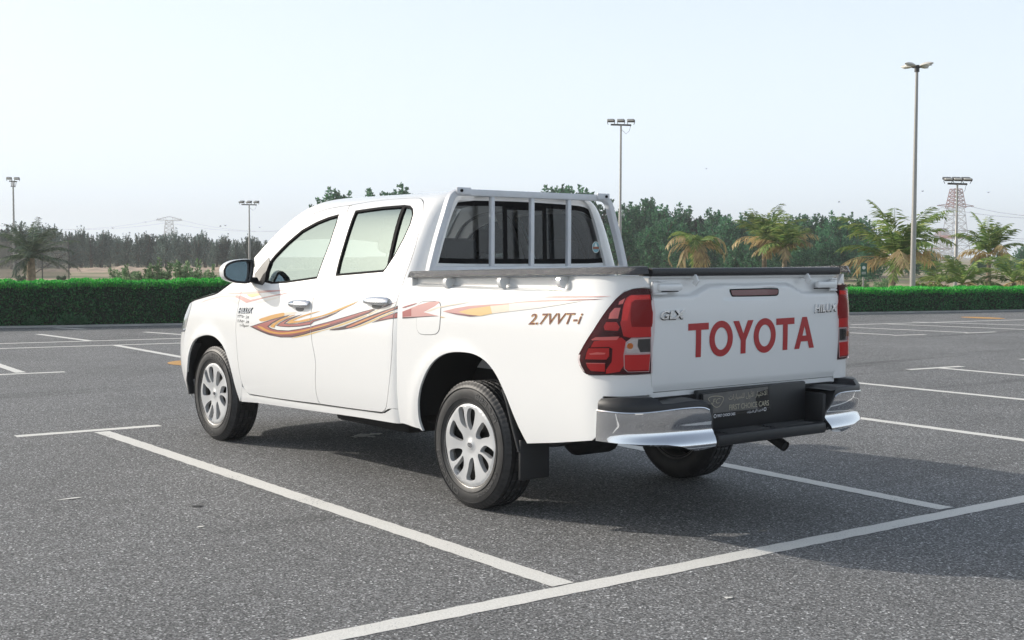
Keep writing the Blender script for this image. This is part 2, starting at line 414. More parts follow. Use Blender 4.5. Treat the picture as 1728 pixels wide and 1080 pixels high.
win_f = tc(A([(655, 692), (700, 704), (800, 697), (900, 683), (1001, 668), (1040, 560), (1090, 430), (1130, 310), (1149, 240), (1080, 258), (1000, 290), (900, 345), (800, 430), (720, 512), (683, 560), (662, 640)]), (-2.38, 1.15))
win_r = tc(A([(1122, 652), (1300, 637), (1441, 625), (1462, 598), (1520, 512), (1580, 402), (1622, 308), (1641, 240), (1638, 205), (1620, 184), (1580, 179), (1440, 190), (1350, 202), (1256, 216), (1215, 320), (1180, 430), (1145, 550)]), (-1.5, 1.2))
S2 = (0.045, 0.035)
def door(name, poly, win, gapx):
    g = inset(poly, 0.0036)
    L, Rr = panel(name, cab_surf, g, PAINT, truck, both=True, holes=[win], step=S2, thick=0.035)
    wi = inset(win, 0.015); wo = inset(win, 0.0008)
    for prt, mir in ((L, False), (Rr, True)):
        for nm, outer, holes, off, m_, th in (('window_seal', wo, [wi], -0.002, SEAL, 0.012), ('window_pane', inset(win, 0.008), [], -0.011, GLS, 0)):
            me = panel_mesh(nm, cab_surf, outer, holes=holes, step=S2, off=off, thick=th)
            if mir: me = mirror_both(me, nm)
            link(nm, me, m_, prt)
        me = panel_mesh('gap_shade_strip', cab_surf, inset(poly, -0.004), holes=[inset(poly, 0.014)], step=S2, off=-0.009, thick=0)  # black ring behind the door gap, stands in for the shade inside it
        link('gap_shade_strip', mirror_both(me, 'gap_shade_strip') if mir else me, SEAL, prt)
    return L, Rr
fd, fdr = door('front_door', front_door, win_f, None)
rd, rdr = door('rear_door', rear_door, win_r, None)
div = tc(A([(1572, 178), (1590, 180), (1475, 596), (1457, 612)]), (-1.0, 1.65))
for prt, mir in ((rd, False), (rdr, True)):
    me = panel_mesh('window_divider', cab_surf, div, step=S2, off=-0.002, thick=0.012)
    link('window_divider', mirror_both(me, 'window_divider') if mir else me, SEAL, prt)
sail = tc(A([(590, 640), (640, 575), (684, 528), (690, 560), (668, 620), (655, 695), (640, 712), (585, 700)]), (-2.55, 1.2))
for prt, mir in ((fd, False), (fdr, True)):
    me = panel_mesh('mirror_sail', cab_surf, sail, step=S2, off=0.004, thick=0.02)
    link('mirror_sail', mirror_both(me, 'mirror_sail') if mir else me, BLACK, prt)

# --- sill, cab corner, pillar and roof rail
sill = tc(B([(556, 733), (850, 778), (1200, 825), (1420, 855), (1452, 850)]), (-2.55, 0.38))
sill_poly = sill+[(-0.76, 0.462), (-0.665, 0.464), (-0.665, 0.382), (-0.728, 0.377)]+tc(B([(1300, 885), (900, 828), (600, 785), (500, 778)]), (-1.0, 0.37))+[(-2.685, 0.365), (-2.66, 0.40), (-2.645, 0.43)]
panel('sill', cab_surf, inset(sill_poly, 0.0015), PAINT, truck, both=True, step=S2, thick=0.06)
s_end = float(cab_s[np.argmin(abs(cab_y(cab_s)-0.731)+10*(cab_x(cab_s) > 0.7))])
rg = [p for p in rear_gap]
corner = [(rg[0][0], 1.80), (s_end, 1.80), (s_end, 0.46), (-0.73, 0.46), (-0.665, 0.46)]
corner = rg+[(-0.80, 0.455), (-0.735, 0.463), (s_end-0.08, 0.463), (s_end, 0.47), (s_end, 1.795), (rg[0][0], 1.795)]
panel('cab_corner', cab_surf, inset(corner, 0.0016), PAINT, truck, both=True, step=(0.018, 0.03), thick=0.02)
rail_low = top_line+top_line2[1:]
shift = []
for i, p in enumerate(rail_low):
    k = sstep(-1.75, -2.25, p[0]); shift.append((p[0]-0.050*k, p[1]+float((1.795-p[1])*(1-k)+0.055*k)))
rail = rail_low+shift[::-1]
panel('roof_rail', cab_surf, inset(rail, 0.0014), PAINT, truck, both=True, step=S2, thick=0.02)
# roof and windscreen span between the two rails
edge = [cab_surf(a, b) for a, b in shift]+[cab_surf(s_end, 1.795)]
edge = sorted([np.array(e) for e in edge], key=lambda e: -e[0])
ridx = next(i for i, e in enumerate(edge) if e[0] < 1.98)
def span(pts, crown, n=25, bulge=0.0):
    P = []
    for e in pts:
        yy = np.linspace(-e[1], e[1], n); q = 1-(yy/e[1])**2
        P.append(np.stack([e[0]+bulge*q, yy, e[2]+crown*(1-(yy/e[1])**4)], 1))
    return np.array(P)
MB().grid(span(edge[ridx:], 0.012)).build('roof', PAINT, truck)
MB().grid(span(edge[:ridx+1], 0.006, bulge=0.10)).build('windscreen', GLW, truck)
# rear wall of the cab with its window
wn_out = trace(back_surf, C3([(396, 152), (640, 152), (900, 160), (1180, 178), (1300, 190), (1345, 215), (1385, 270), (1430, 390), (1456, 510), (1450, 548), (1425, 568), (1000, 571), (345, 570), (308, 552), (292, 515), (300, 450), (340, 320)]), (-0.5, 1.6))
us = np.array([p[0] for p in wn_out]); wn_out = [(p[0]-0.035, p[1]) for p in wn_out]; wn_out = smooth_poly(wn_out, 1)
yk = lambda z: 0.731*(1-float(w_cab(z))/YB)
zz = np.linspace(0.50, 1.69, 24)
back_poly = [(-yk(z), z) for z in zz]+[(u, float(edge[-1][2])+0.012*(1-(u/float(edge[-1][1]))**4)-0.0015) for u in np.linspace(-float(edge[-1][1]), float(edge[-1][1]), 17)]+[(yk(z), z) for z in zz[::-1]]
cb = panel('cab_back', back_surf, back_poly, PAINT, truck, holes=[wn_out], step=(0.06, 0.05), thick=0.02)
wi = inset(wn_out, 0.012)
rw = panel('rear_window', back_surf, wi, GLR, truck, step=(0.1, 0.1), thick=0.0, off=-0.004)
panel('window_seal', back_surf, inset(wn_out, 0.001), SEAL, rw, holes=[inset(wn_out, 0.03)], step=(0.1, 0.1), off=-0.001, thick=0.012)
for u0, u1, z0, z1 in ((-0.165, -0.135, 1.29, 1.63), (0.14, 0.17, 1.29, 1.63), (-0.135, 0.14, 1.29, 1.315), (-0.135, 0.14, 1.607, 1.63)):
    panel('slider_frame', back_surf, [(u0, z0), (u1, z0), (u1, z1), (u0, z1)], SEAL, rw, step=(0.1, 0.1), off=-0.002, thick=0.01)
st_m = mat('sticker_blue', (0.20, 0.42, 0.47), 0.4); st_w = mat('sticker_white', (0.75, 0.78, 0.76), 0.4); st_r = mat('sticker_rust', (0.33, 0.13, 0.08), 0.4)
su, sz = trace(back_surf, C3([(1356, 460)]), (0.6, 1.4))[0]
circ = lambda u, z, a, b, n=24: [(u+a*math.cos(2*math.pi*i/n), z+b*math.sin(2*math.pi*i/n)) for i in range(n)]
stk = panel('sticker', back_surf, circ(su, sz, 0.033, 0.036), st_w, rw, step=(.1, .1), off=0.0005, thick=0)
panel('sticker_ring', back_surf, circ(su, sz, 0.029, 0.032), st_m, rw, step=(.1, .1), off=0.001, thick=0)
panel('sticker_band', back_surf, [(su-0.026, sz-0.012), (su+0.026, sz-0.012), (su+0.027, sz+0.003), (su-0.027, sz+0.003)], st_r, rw, step=(.1, .1), off=0.0014, thick=0)
panel('sticker_mark', back_surf, [(su-0.012, sz+0.003), (su+0.012, sz+0.003), (su+0.006, sz+0.024), (su-0.006, sz+0.024)], st_w, rw, step=(.1, .1), off=0.0014, thick=0)

# --- front fender, bonnet, nose
fend_top = crom(tc([(325.2, 508.2), (336.3, 504), (350, 500), (364, 495.7), (371, 491.6), (378, 486.5), (387, 480)], (-3.46, 0.99)), 4)
arch_f = crom(tc(Zm(300, 560, 5.4, [(140, 580), (84, 520), (80, 400), (100, 200), (140, 90), (200, 45), (280, 32), (350, 60), (420, 150), (480, 330), (540, 560), (568, 640)][::-1]), (-2.713, 0.31))[::-1], 4)
arch_f = [(max(p[0], -3.56), p[1]) for p in arch_f]
fender = fend_top+[(-2.76, 1.165), (-2.70, 1.16)]+[p for p in front_gap if p[1] > 0.45]+[(-2.652, 0.42), (-2.668, 0.385), (-2.69, 0.355), (-2.704, 0.332)]+arch_f[::-1]+[(-3.62, 0.30), (-3.62, 0.62), (-3.53, 0.80)]
panel('front_fender', cab_surf, inset(fender, 0.0022), PAINT, truck, both=True, step=S2, thick=0.014)
s0 = float(cab_s[0])
panel('front_bumper', cab_surf, [(-3.624, 0.30), (-3.624, 0.62), (-3.56, 0.76), (-4.05, 0.72), (s0+0.01, 0.68), (s0+0.01, 0.27), (-4.0, 0.27)], PAINT, truck, both=True, step=(0.03, 0.04), thick=0.03)
panel('headlight', cab_surf, [(-3.55, 0.785), (-3.47, 0.985), (-3.60, 0.965), (-3.95, 0.88), (-4.12, 0.80), (-4.05, 0.73)], mat('headlight_glass', (0.55, 0.58, 0.6), 0.08, metal=0.4, coat=1), truck, both=True, step=(0.03, 0.04), thick=0.02)
panel('grille', cab_surf, [(-4.10, 0.69), (-4.16, 0.80), (-4.05, 0.87), (s0+0.01, 0.92), (s0+0.01, 0.69)], mat('grille_black', (0.03, 0.03, 0.03), 0.4, metal=.5), truck, both=True, step=(0.03, 0.03), thick=0.02)
he = [cab_surf(a, b) for a, b in fend_top]
nose_e = np.array(cab_surf(s0+0.01, 0.93)); hp = []
for e in sorted(he, key=lambda e: -e[0])+[np.array([2.70, 0.77, 1.155]), np.array([2.60, 0.76, 1.17])]:
    yy = np.linspace(-e[1], e[1], 21); q = 1-(yy/e[1])**2; f = sstep(3.0, 3.5, e[0])
    hp.append(np.stack([e[0]+0.36*f*q, yy, e[2]+0.045*q+0.02*sstep(0, .4, q)], 1))
MB().grid(np.array(hp)+np.array([0, 0, 0.004])).build('bonnet', PAINT, truck)
for sg in (1, -1): MB().tube([(e[0], sg*(e[1]+0.001), e[2]+0.001) for e in he], 0.0045, 6).build('bonnet_gap', SEAL, truck)
MB().grid(span([np.array([2.63, 0.755, 1.168]), np.array([2.50, 0.745, 1.165])], 0.01)).build('cowl', BLACK, truck)

# --- bed side
arch_r = crom(trace(bed_surf, Zm(700, 580, 3.6, [(50, 535), (28, 470), (20, 400), (22, 330), (38, 250), (75, 162), (120, 102), (180, 64), (250, 52), (330, 58), (395, 83), (450, 130), (495, 195), (530, 268), (562, 342), (600, 440), (640, 530), (682, 608)]), (-0.42, 0.36)), 3)
lamp_px = Zm(970, 475, 6.35, [(800, 70), (828, 190), (843, 330), (834, 560), (817, 700), (812, 985), (700, 992), (400, 998), (150, 1000), (110, 970), (70, 900), (52, 840), (62, 780), (120, 670), (220, 510), (340, 320), (440, 190), (530, 105), (620, 72), (700, 62)])
lamp = trace(bed_surf, lamp_px, (1.24, 1.19))
s_in = lamp[3][0]
bed_poly = [(-0.645, 0.386), (-0.60, 0.385), (-0.45, 0.375)]+arch_r+[(0.72, 0.435), (0.99, 0.478), (1.02, 0.50), (1.04, 0.62), (1.06, 0.69), (s_in+0.012, 0.695)]
lo = lamp[5:]+lamp[:1]                                            # lamp outline, outer side, bottom-inner to top-inner
bed_poly = bed_poly+[(s_in+0.012, 0.785)]+[(p[0], p[1]-0.001) for p in lamp[5:9]]+lamp[9:]+[lamp[0]]+[(lamp[0][0]+0.004, 1.20), (1.215, 1.248), (0.95, 1.246), (0.5, 1.235), (-0.50, 1.215), (-0.60, 1.210), (-0.645, 1.205)]
fuel_o = trace(bed_surf, smooth_poly(Zm(660, 480, 8.64, [(395, 300), (420, 262), (480, 240), (690, 240), (730, 290), (728, 420), (712, 640), (690, 700), (640, 738), (440, 738), (385, 690), (368, 600), (372, 450)]), 1), (-0.45, 0.95))
bsd, bsdr = panel('bed_side', bed_surf, inset(bed_poly, 0.002), PAINT, truck, both=True, holes=[], step=(0.04, 0.035), thick=0.014, zlines=(1.158, 1.163, 1.168, 1.173, 1.178))
fg = mat('gap_shadow', (0.20, 0.20, 0.20), 0.7)
fuel_seam = panel('fuel_door_seam', bed_surf, fuel_o, fg, bsd, step=(0.05, 0.05), off=0.0006, thick=0)
panel('fuel_door', bed_surf, inset(fuel_o, 0.0035), PAINT, bsd, step=(0.05, 0.05), off=0.0022, thick=0.001)
# inner walls, floor and bulkhead of the bed, and the flared gap next to the cab
for sg in (1, -1):
    MB().box((-0.20, sg*0.745, 1.045), (1.52, 0.03, 0.32)).build('bed_inner_wall', PAINT, truck)
    MB().box((-0.82, sg*0.61, 0.80), (0.52, 0.24, 0.20)).build('bed_corner', PAINT, truck)
    MB().box((0.0, sg*0.66, 0.90), (1.12, 0.30, 0.03), bev=0.01).build('wheel_well', PAINT, truck); MB().box((0.0, sg*0.495, 0.80), (1.12, 0.02, 0.20)).build('wheel_well_side', PAINT, truck)
MB().box((-0.27, 0, 0.715), (1.74, 0.98, 0.03)).build('bed_floor', PAINT, truck)
MB().box((0.555, 0, 0.85), (0.04, 1.72, 0.72), bev=0.01).build('bed_bulkhead', PAINT, truck)
for sg in (1, -1):
    MB().box((-0.18, sg*0.770, 1.200), (1.48, 0.09, 0.03)).build('bed_rail', PAINT, truck)

# --- rail caps, hooks
def rounded(w, h, r=0.012, n=3):
    pts = []
    for cx, cy, a0 in ((w/2-r, h/2-r, 0), (-w/2+r, h/2-r, 90), (-w/2+r, -h/2+r, 180), (w/2-r, -h/2+r, 270)):
        for k in range(n+1):
            a = R(a0+90*k/n); pts.append((cx+r*math.cos(a), cy+r*math.sin(a)))
    return pts
for sg in (1, -1):
    pth = []
    for s in np.r_[np.linspace(-0.555, 0.85, 16), np.linspace(0.88, 1.205, 14)]:
        x, y = float(bed_x(s)), float(bed_y(s)); zc = 1.212+0.044*(s+0.55)/1.75
        pth.append((x+0.0, sg*(y*0.957-0.012*sstep(-0.4, 0.3, s)*0-0.028+0.02*0), zc+0.014))
    rc_ = MB().sweep(pth, [(sg*a, b) for a, b in ((0.052, -0.015), (0.052, -0.011), (0.040, 0.015), (0.033, 0.020), (-0.044, 0.020), (-0.05, 0.014), (-0.05, -0.015))]); cap = rc_.build('rail_cap', CAPM, truck)
    for hx in ((765, 478), (857, 477), (957, 475)):
        s = trace(bed_surf, [hx], (0.0, 1.2))[0][0]; x, y = float(bed_x(s)), float(bed_y(s)); zc = 1.202+0.044*(s+0.55)/1.75
        sec = [(0.800, 0.0), (0.880, 0.0), (0.889, -0.012), (0.887, -0.030), (0.872, -0.052), (0.852, -0.056), (0.845, -0.034), (0.800, -0.020)]
        V = [(x+dx, sg*a, zc+b) for dx in (0.013, -0.013) for a, b in sec]; k = len(sec)
        MB().add(V, [tuple(range(k)), tuple(reversed(range(k, 2*k)))]+[(i, i+k, (i+1) % k+k, (i+1) % k) for i in range(k)]).build('rope_hook', PAINT, truck, 50)

# --- tailgate
tgp = smooth_poly([(-0.672, 0.706), (0.672, 0.706), (0.684, 0.80), (0.690, 1.0), (0.684, 1.15), (0.678, 1.236), (-0.678, 1.236), (-0.684, 1.15), (-0.690, 1.0), (-0.684, 0.80)], 0)
tg = panel('tailgate', tail_surf, tgp, PAINT, truck, step=(0.03, 0.012), thick=0.04)
MB().box((-1.115, 0, 0.97), (0.05, 1.34, 0.52)).build('tailgate_inner', PAINT, tg)
MB().sweep([(-1.135, y, 1.262) for y in np.linspace(0.688, -0.688, 12)], rounded(0.095, 0.038, 0.013)).build('tailgate_cap', mat('tailgate_cap_plastic', (0.02, 0.021, 0.024), 0.36, bump=(170, 0.25)), tg)
MB().box((-1.158, 0, 1.239), (0.012, 1.36, 0.010)).build('cap_strip', PAINT, tg)
for p in ((1164, 468), (1353, 465)):
    u = trace(tail_surf, [p], (0, 1.2))[0][0]
    MB().sweep([(-1.135, -u, 1.243), (-1.182, -u, 1.236), (-1.192, -u, 1.222), (-1.176, -u, 1.204)], rounded(0.030, 0.011, 0.004), up=(0, 1, 0)).build('rope_hook', PAINT, tg)
for sg in (1, -1):
    y0 = sg*0.575
    MB().box((-1.180, y0, 1.192), (0.026, 0.155, 0.034), bev=0.010).build('latch_handle', PAINT, tg)
    MB().box((-1.166, sg*0.648, 1.192), (0.022, 0.058, 0.054), bev=0.009).build('latch_base', PAINT, tg)
    MB().tube([(-1.162, sg*0.672, 1.222), (-1.186, sg*0.655, 1.222), (-1.186, sg*0.61, 1.220)], 0.004, 6).build('latch_rod', PAINT, tg)
    MB().tube([(-1.162, sg*0.672, 1.162), (-1.186, sg*0.655, 1.162), (-1.186, sg*0.60, 1.164)], 0.005, 6).build('latch_rod', PAINT, tg)
    MB().box((-1.163, y0*0.99, 1.172), (0.012, 0.13, 0.004)).build('latch_seam', SEAL, tg)
bl = trace(tail_surf, smooth_poly(Zm(1160, 440, 5.959, [(418, 290), (440, 283), (900, 272), (918, 290), (914, 340), (890, 356), (460, 364), (440, 355)]), 1), (0, 1.16))
bl_f = panel('brake_light_frame', tail_surf, bl, SEAL, tg, step=(.1, .1), off=0.002, thick=0.004)
panel('brake_light', tail_surf, inset(bl, 0.006), mat('brake_red', (0.13, 0.012, 0.016), 0.18, coat=1), tg, step=(.1, .1), off=0.004, thick=0.003)
# TOYOTA lettering, each letter its own vinyl shape (unit boxes, baseline 0..1)
RED = mat('vinyl_red', (0.42, 0.012, 0.016), 0.35, coat=0.4)
def ring(cx, cy, a, b, n=44): return [(cx+a*math.cos(2*math.pi*i/n), cy+b*math.sin(2*math.pi*i/n)) for i in range(n)]
GL = {'T': (0.95, [(0, 1), (0.95, 1), (0.95, 0.80), (0.595, 0.80), (0.595, 0), (0.355, 0), (0.355, 0.80), (0, 0.80)], []),
      'O': (1.12, ring(0.56, 0.5, 0.56, 0.535), [ring(0.56, 0.5, 0.315, 0.335)]),
      'Y': (1.0, [(0, 1), (0.28, 1), (0.5, 0.60), (0.72, 1), (1.0, 1), (0.62, 0.40), (0.62, 0), (0.38, 0), (0.38, 0.40)], []),
      'A': (1.06, [(0, 0), (0.41, 1), (0.65, 1), (1.06, 0), (0.80, 0), (0.715, 0.225), (0.345, 0.225), (0.26, 0)], [[(0.42, 0.41), (0.64, 0.41), (0.53, 0.72)]])}
word = 'TOYOTA'; gaps = [0.0, 0.04, 0.02, 0.02, 0.03, 0.02]; tot = sum(GL[c][0] for c in word)+sum(gaps)
q = trace(tail_surf, [(1171, 604), (1372, 587), (1163, 547), (1352, 536)], (-0.4, 0.85))
u0, u1 = q[0][0]-0.043, q[1][0]+0.004; zb0, zb1 = q[0][1], q[1][1]; hh = q[2][1]-q[0][1]; x = 0; Hl = 0.162
for c, gp in zip(word, gaps):
    wd, out, hs = GL[c]; x += gp
    mp = lambda L: [(u0+(x+a)/tot*(u1-u0), 0.856+0.0105*(x+a)/tot+b*Hl) for a, b in L]
    panel('letter', tail_surf, mp(out), RED, tg, holes=[mp(h) for h in hs], step=(0.06, 0.03), off=0.0025, thick=0.001); x += wd
BADGE = mat('badge_chrome', (0.72, 0.73, 0.75), 0.12, metal=1.0)
q = trace(tail_surf, Zm(960, 440, 6.17, [(945, 610), (1200, 598), (1205, 515)]), (-0.6, 1.05))
lettering('trim_badge', tail_surf, 'GLX', q[0], q[1], 0.040, BADGE, tg, off=0.0, depth=0.010, offset=0.03, shear=0.18, size=1)
lettering('trim_badge_shadow', tail_surf, 'GLX', (q[0][0]+0.002, q[0][1]-0.003), (q[1][0]+0.002, q[1][1]-0.003), 0.040, SEAL, tg, off=0.002, offset=0.045, shear=0.18)  # dark offset copy of the letters, drawn as their shadow
q = trace(tail_surf, Zm(1160, 440, 5.959, [(1268, 518), (1497, 500)]), (0.5, 1.05))
lettering('model_badge', tail_surf, 'HILUX', q[0], q[1], 0.040, BADGE, tg, off=0.0, depth=0.010, offset=0.03, shear=0.15)
lettering('model_badge_shadow', tail_surf, 'HILUX', (q[0][0]+0.002, q[0][1]-0.003), (q[1][0]+0.002, q[1][1]-0.003), 0.040, SEAL, tg, off=0.002, offset=0.045, shear=0.15)  # shadow of this badge, drawn as dark letters slightly below it

# --- tail lamps
LR = {'maroon': mat('lamp_maroon', (0.060, 0.005, 0.009), 0.35, spec=0.25), 'red': mat('lamp_red', (0.62, 0.014, 0.014), 0.3),
      'bright': mat('lamp_bright_red', (0.85, 0.03, 0.025), 0.25), 'pink': mat('lamp_pink', (0.85, 0.24, 0.22), 0.25), 'deep': mat('lamp_deep_red', (0.30, 0.008, 0.010), 0.3, spec=0.25),
      'clear': mat('lamp_reflector', (0.70, 0.71, 0.70), 0.18, metal=0.7), 'grey': mat('lamp_grey', (0.09, 0.10, 0.10), 0.15, metal=0.6), 'amber': mat('lamp_amber', (0.65, 0.20, 0.02), 0.2, coat=1), 'frame': mat('lamp_frame', (0.62, 0.50, 0.50), 0.25)}
L5 = lambda pts: trace(bed_surf, Zm(970, 475, 6.35, pts), (1.1, 1.0))
lamp_in = inset(lamp, 0.003)
lampL, lampR = panel('tail_lamp', bed_surf, lamp_in, LR['maroon'], truck, both=True, step=(0.025, 0.04), off=0.004, thick=0.03)
pieces = [('upper_reflector', 'red', 0.0075, [(498, 420), (512, 300), (528, 228), (556, 172), (600, 145), (795, 140), (806, 250), (826, 330), (822, 480), (816, 590), (580, 600), (520, 585), (486, 440)]),
    ('upper_glow', 'bright', 0.0085, [(500, 420), (530, 240), (562, 180), (602, 152), (792, 146), (798, 180), (640, 196), (600, 222), (585, 300), (560, 420)]),
    ('upper_window', 'deep', 0.0095, [(607, 228), (640, 202), (802, 192), (818, 320), (814, 484), (605, 486), (592, 400), (596, 300)]),
    ('side_marker', 'pink', 0.008, [(430, 285), (492, 283), (480, 330), (465, 398), (368, 400), (380, 345)]),
    ('side_strip', 'pink', 0.007, [(480, 215), (540, 180), (515, 240), (470, 250)]),
    ('side_marker', 'red', 0.008, [(345, 435), (450, 435), (482, 490), (462, 528), (328, 522), (318, 480)]),
    ('bright_strip', 'pink', 0.009, [(190, 622), (235, 596), (480, 588), (452, 626), (200, 630)]),
    ('lower_reflector', 'red', 0.008, [(215, 640), (500, 600), (545, 640), (525, 900), (480, 965), (340, 988), (342, 945), (400, 860), (408, 720), (372, 700), (180, 706)]),
    ('lower_bar', 'red', 0.0085, [(160, 716), (373, 712), (374, 800), (343, 836), (124, 832), (140, 760)]),
    ('lower_highlight', 'pink', 0.0095, [(165, 772), (250, 758), (340, 764), (325, 780), (180, 784)]),
    ('lower_bar', 'red', 0.0085, [(135, 880), (330, 882), (330, 965), (185, 958), (150, 920)]),
    ('bar_edge', 'pink', 0.0095, [(135, 870), (332, 872), (332, 881), (138, 880)]),
    ('window_frame', 'frame', 0.0088, [(520, 780), (542, 650), (600, 603), (806, 596), (800, 780), (784, 966), (560, 970), (524, 935)]),
    ('reverse_light', 'clear', 0.010, [(540, 768), (552, 655), (604, 614), (798, 607), (796, 760)]),
    ('reverse_shade', 'grey', 0.011, [(668, 618), (794, 613), (793, 752), (690, 756), (662, 690)]),
    ('fog_light', 'red', 0.010, [(530, 786), (794, 778), (778, 956), (565, 962), (532, 930)]),
    ('fog_trim', 'deep', 0.011, [(530, 930), (565, 950), (776, 944), (778, 958), (565, 964)])]
for nm, key, off, pts in pieces:
    pp = L5(pts)
    for prt, mir in ((lampL, False), (lampR, True)):
        me = panel_mesh(nm, bed_surf, pp, step=(0.025, 0.05), off=off, thick=0.003)
        link(nm, mirror_both(me, nm) if mir else me, LR[key], prt)
am = L5([(585, 690)])[0]
for prt, mir in ((lampL, False), (lampR, True)):
    me = panel_mesh('bulb', bed_surf, circ(am[0], am[1], 0.014, 0.014, 14), step=(.1, .1), off=0.013, thick=0.006)
    link('bulb', mirror_both(me, 'bulb') if mir else me, LR['amber'], prt)
    me = panel_mesh('lens', bed_surf, lamp_in, step=(0.025, 0.04), off=0.016, thick=0.012)
    link('lens', mirror_both(me, 'lens') if mir else me, LENS, prt)

# --- load rack behind the cab
rk = empty('load_rack', (0.53, 0, 1.22), truck)
left = crom([(0.752, 1.225), (0.732, 1.30), (0.692, 1.43), (0.645, 1.56), (0.618, 1.635), (0.600, 1.668), (0.572, 1.688), (0.535, 1.694)], 4)
fp = [(0, y, z-1.22) for y, z in left]+[(0, y, 0.474) for y in np.linspace(0.45, -0.45, 7)]+[(0, -y, z-1.22) for y, z in left[::-1]]
MB().sweep(fp, rounded(0.038, 0.048, 0.007), up=(-1, 0, 0)).build('rack_frame', RACKW, rk)
for sg in (1, -1):
    MB().box((-0.032, sg*0.535, 0.482), (0.010, 0.10, 0.038), bev=0.004).build('corner_plate', RACKW, rk)
    o = MB().lathe([(0.0, -0.004), (0.009, -0.004), (0.009, 0.004)], 10).build('bolt', SEAL, rk); o.location = (-0.040, sg*0.555, 0.482); o.rotation_euler = (0, 0, R(-90))
MB().box((0.0, 0, 0.03), (0.035, 1.5, 0.045), bev=0.005).build('bottom_bar', RACKW, rk)
for y in (0.31, 0.012, -0.278):
    MB().box((0.0, y, 0.245), (0.028, 0.027, 0.44), bev=0.005).build('rack_bar', RACKW, rk)

# --- rear bumper
bc, bs_ = superell(2.6)
bump_corner = np.stack([-1.02-0.315*bs_, 0.30+(0.902-0.30)*bc], 1)
bmp_x, bmp_y, bmp_s = plan([np.stack([np.linspace(0.1, -1.015, 60), np.full(60, 0.902)], 1), bump_corner, np.stack([np.full(20, -1.335), np.linspace(0.299, 0, 20)], 1)])
def bump_surf(s, z):
    s, z = np.asarray(s, float), np.asarray(z, float); x, y = bmp_x(s), bmp_y(s)
    e = 1e-3; tx, ty = bmp_x(s+e)-bmp_x(s-e), bmp_y(s+e)-bmp_y(s-e); n = np.hypot(tx, ty)+1e-9; nx, ny = ty/n, -tx/n
    rear = sstep(1.02, 1.50, s)
    d = -0.028*sstep(0.655, 0.70, z)+rear*(0.018*sstep(0.56, 0.60, z)*0-0.026*np.exp(-((z-0.535)/0.042)**2)+0.014*sstep(0.52, 0.47, z))-0.02*sstep(0.47, 0.43, z)
    return np.stack([x+nx*d, y+ny*d, z+0*x], -1)
Z7 = lambda pts, g: trace(bump_surf, Zm(980, 600, 6.17, pts), g)
ch = Z7([(172, 572), (300, 588), (420, 600), (600, 604), (760, 592), (1000, 562), (1180, 545), (1280, 546), (1335, 568), (1350, 610), (1354, 720), (1375, 790), (1398, 850), (1408, 900), (1400, 938), (1300, 968), (1200, 985), (1130, 975), (1050, 948), (900, 934), (500, 925), (300, 905), (160, 885)], (1.0, 0.62))
bumper = empty('rear_bumper', (0, 0, 0), truck)
chl = panel('chrome_corner', bump_surf, ch, CHROME, bumper, both=True, step=(0.02, 0.008), off=0.004, thick=0.03)
tb_ = [tuple(bump_surf(a, b)+np.array([-0.002, 0.002, 0])) for a, b in crom(ch[:9], 4)]
for sg in (1, -1): MB().tube([(p[0], sg*p[1], p[2]) for p in tb_], 0.0055, 7).build('chrome_bead', CHROME, bumper)
zt = 0.712
pad = [(1.005, 0.60), (1.01, 0.672), (1.035, 0.705), (1.30, 0.712), (1.42, 0.70), (1.66, 0.68), (1.68, 0.60), (1.69, 0.47), (1.2, 0.48)]
padp = Z7([(178, 560), (188, 470), (215, 445), (400, 438), (740, 436), (800, 452), (850, 505), (960, 500), (1100, 478), (1250, 465), (1320, 490), (1350, 560), (1362, 720), (1370, 770), (1372, 800), (1350, 815), (1200, 850), (900, 840), (178, 800)], (1.0, 0.65))
panel('bumper_pad', bump_surf, padp, BLACK, bumper, both=True, step=(0.025, 0.02), thick=0.09)
for sg in (1, -1):
    b_ = MB(); tp = []
    for s in np.linspace(1.03, max(p[0] for p in padp)-0.03, 26):
        p = bump_surf(s, 0.705); zz_ = np.interp(s, [p_[0] for p_ in sorted(padp[1:12])], [p_[1] for p_ in sorted(padp[1:12])]) if False else None
        tp.append(p)
    rows = []
    ss = np.linspace(1.06, max(p[0] for p in padp)-0.02, 30); up = sorted(padp[1:11])
    for s in ss:
        zt = float(np.interp(s, [a for a, b in up], [b for a, b in up]))-0.001; p = np.array(bump_surf(s, zt)); inn = np.array([max(p[0], -1.19)+0.10*(p[0] > -1.1)*0, min(p[1], 0.84), zt+0.002]); inn = np.array([-1.14 if p[1] < 0.84 else p[0]+0.0, min(p[1]-0.03, 0.80), zt+0.002])
        rows.append([(p[0], sg*p[1], p[2]), (0.5*(p[0]+inn[0]), sg*0.5*(p[1]+inn[1]), zt+0.004), (inn[0], sg*inn[1], inn[2])])
    b_.grid(np.array(rows)); b_.build('bumper_top', BLACK, bumper)
    # return wall beside the step
    e = np.array(bump_surf(max(p[0] for p in padp)-0.01, 0.6))
    MB().box((-1.245, sg*(e[1]-0.006), 0.545), (0.13, 0.03, 0.20), bev=0.012).build('step_cheek', BLACK, bumper)
MB().box((-1.185, 0, 0.60), (0.03, 0.80, 0.20), bev=0.008).build('step_back', BLACK, bumper)
MB().box((-1.265, 0, 0.475), (0.145, 0.80, 0.055), bev=0.014).build('step', BLACK, bumper)
for i in range(5):
    for sg in (-1, 1):
        MB().box((-1.225-0.022*i, sg*0.17, 0.5045), (0.009, 0.30, 0.006), bev=0.002).build('tread_rib', BLACK, bumper)
MB().box((-1.10, 0, 0.655), (0.16, 1.30, 0.05)).build('bumper_mount', UNDER, bumper)
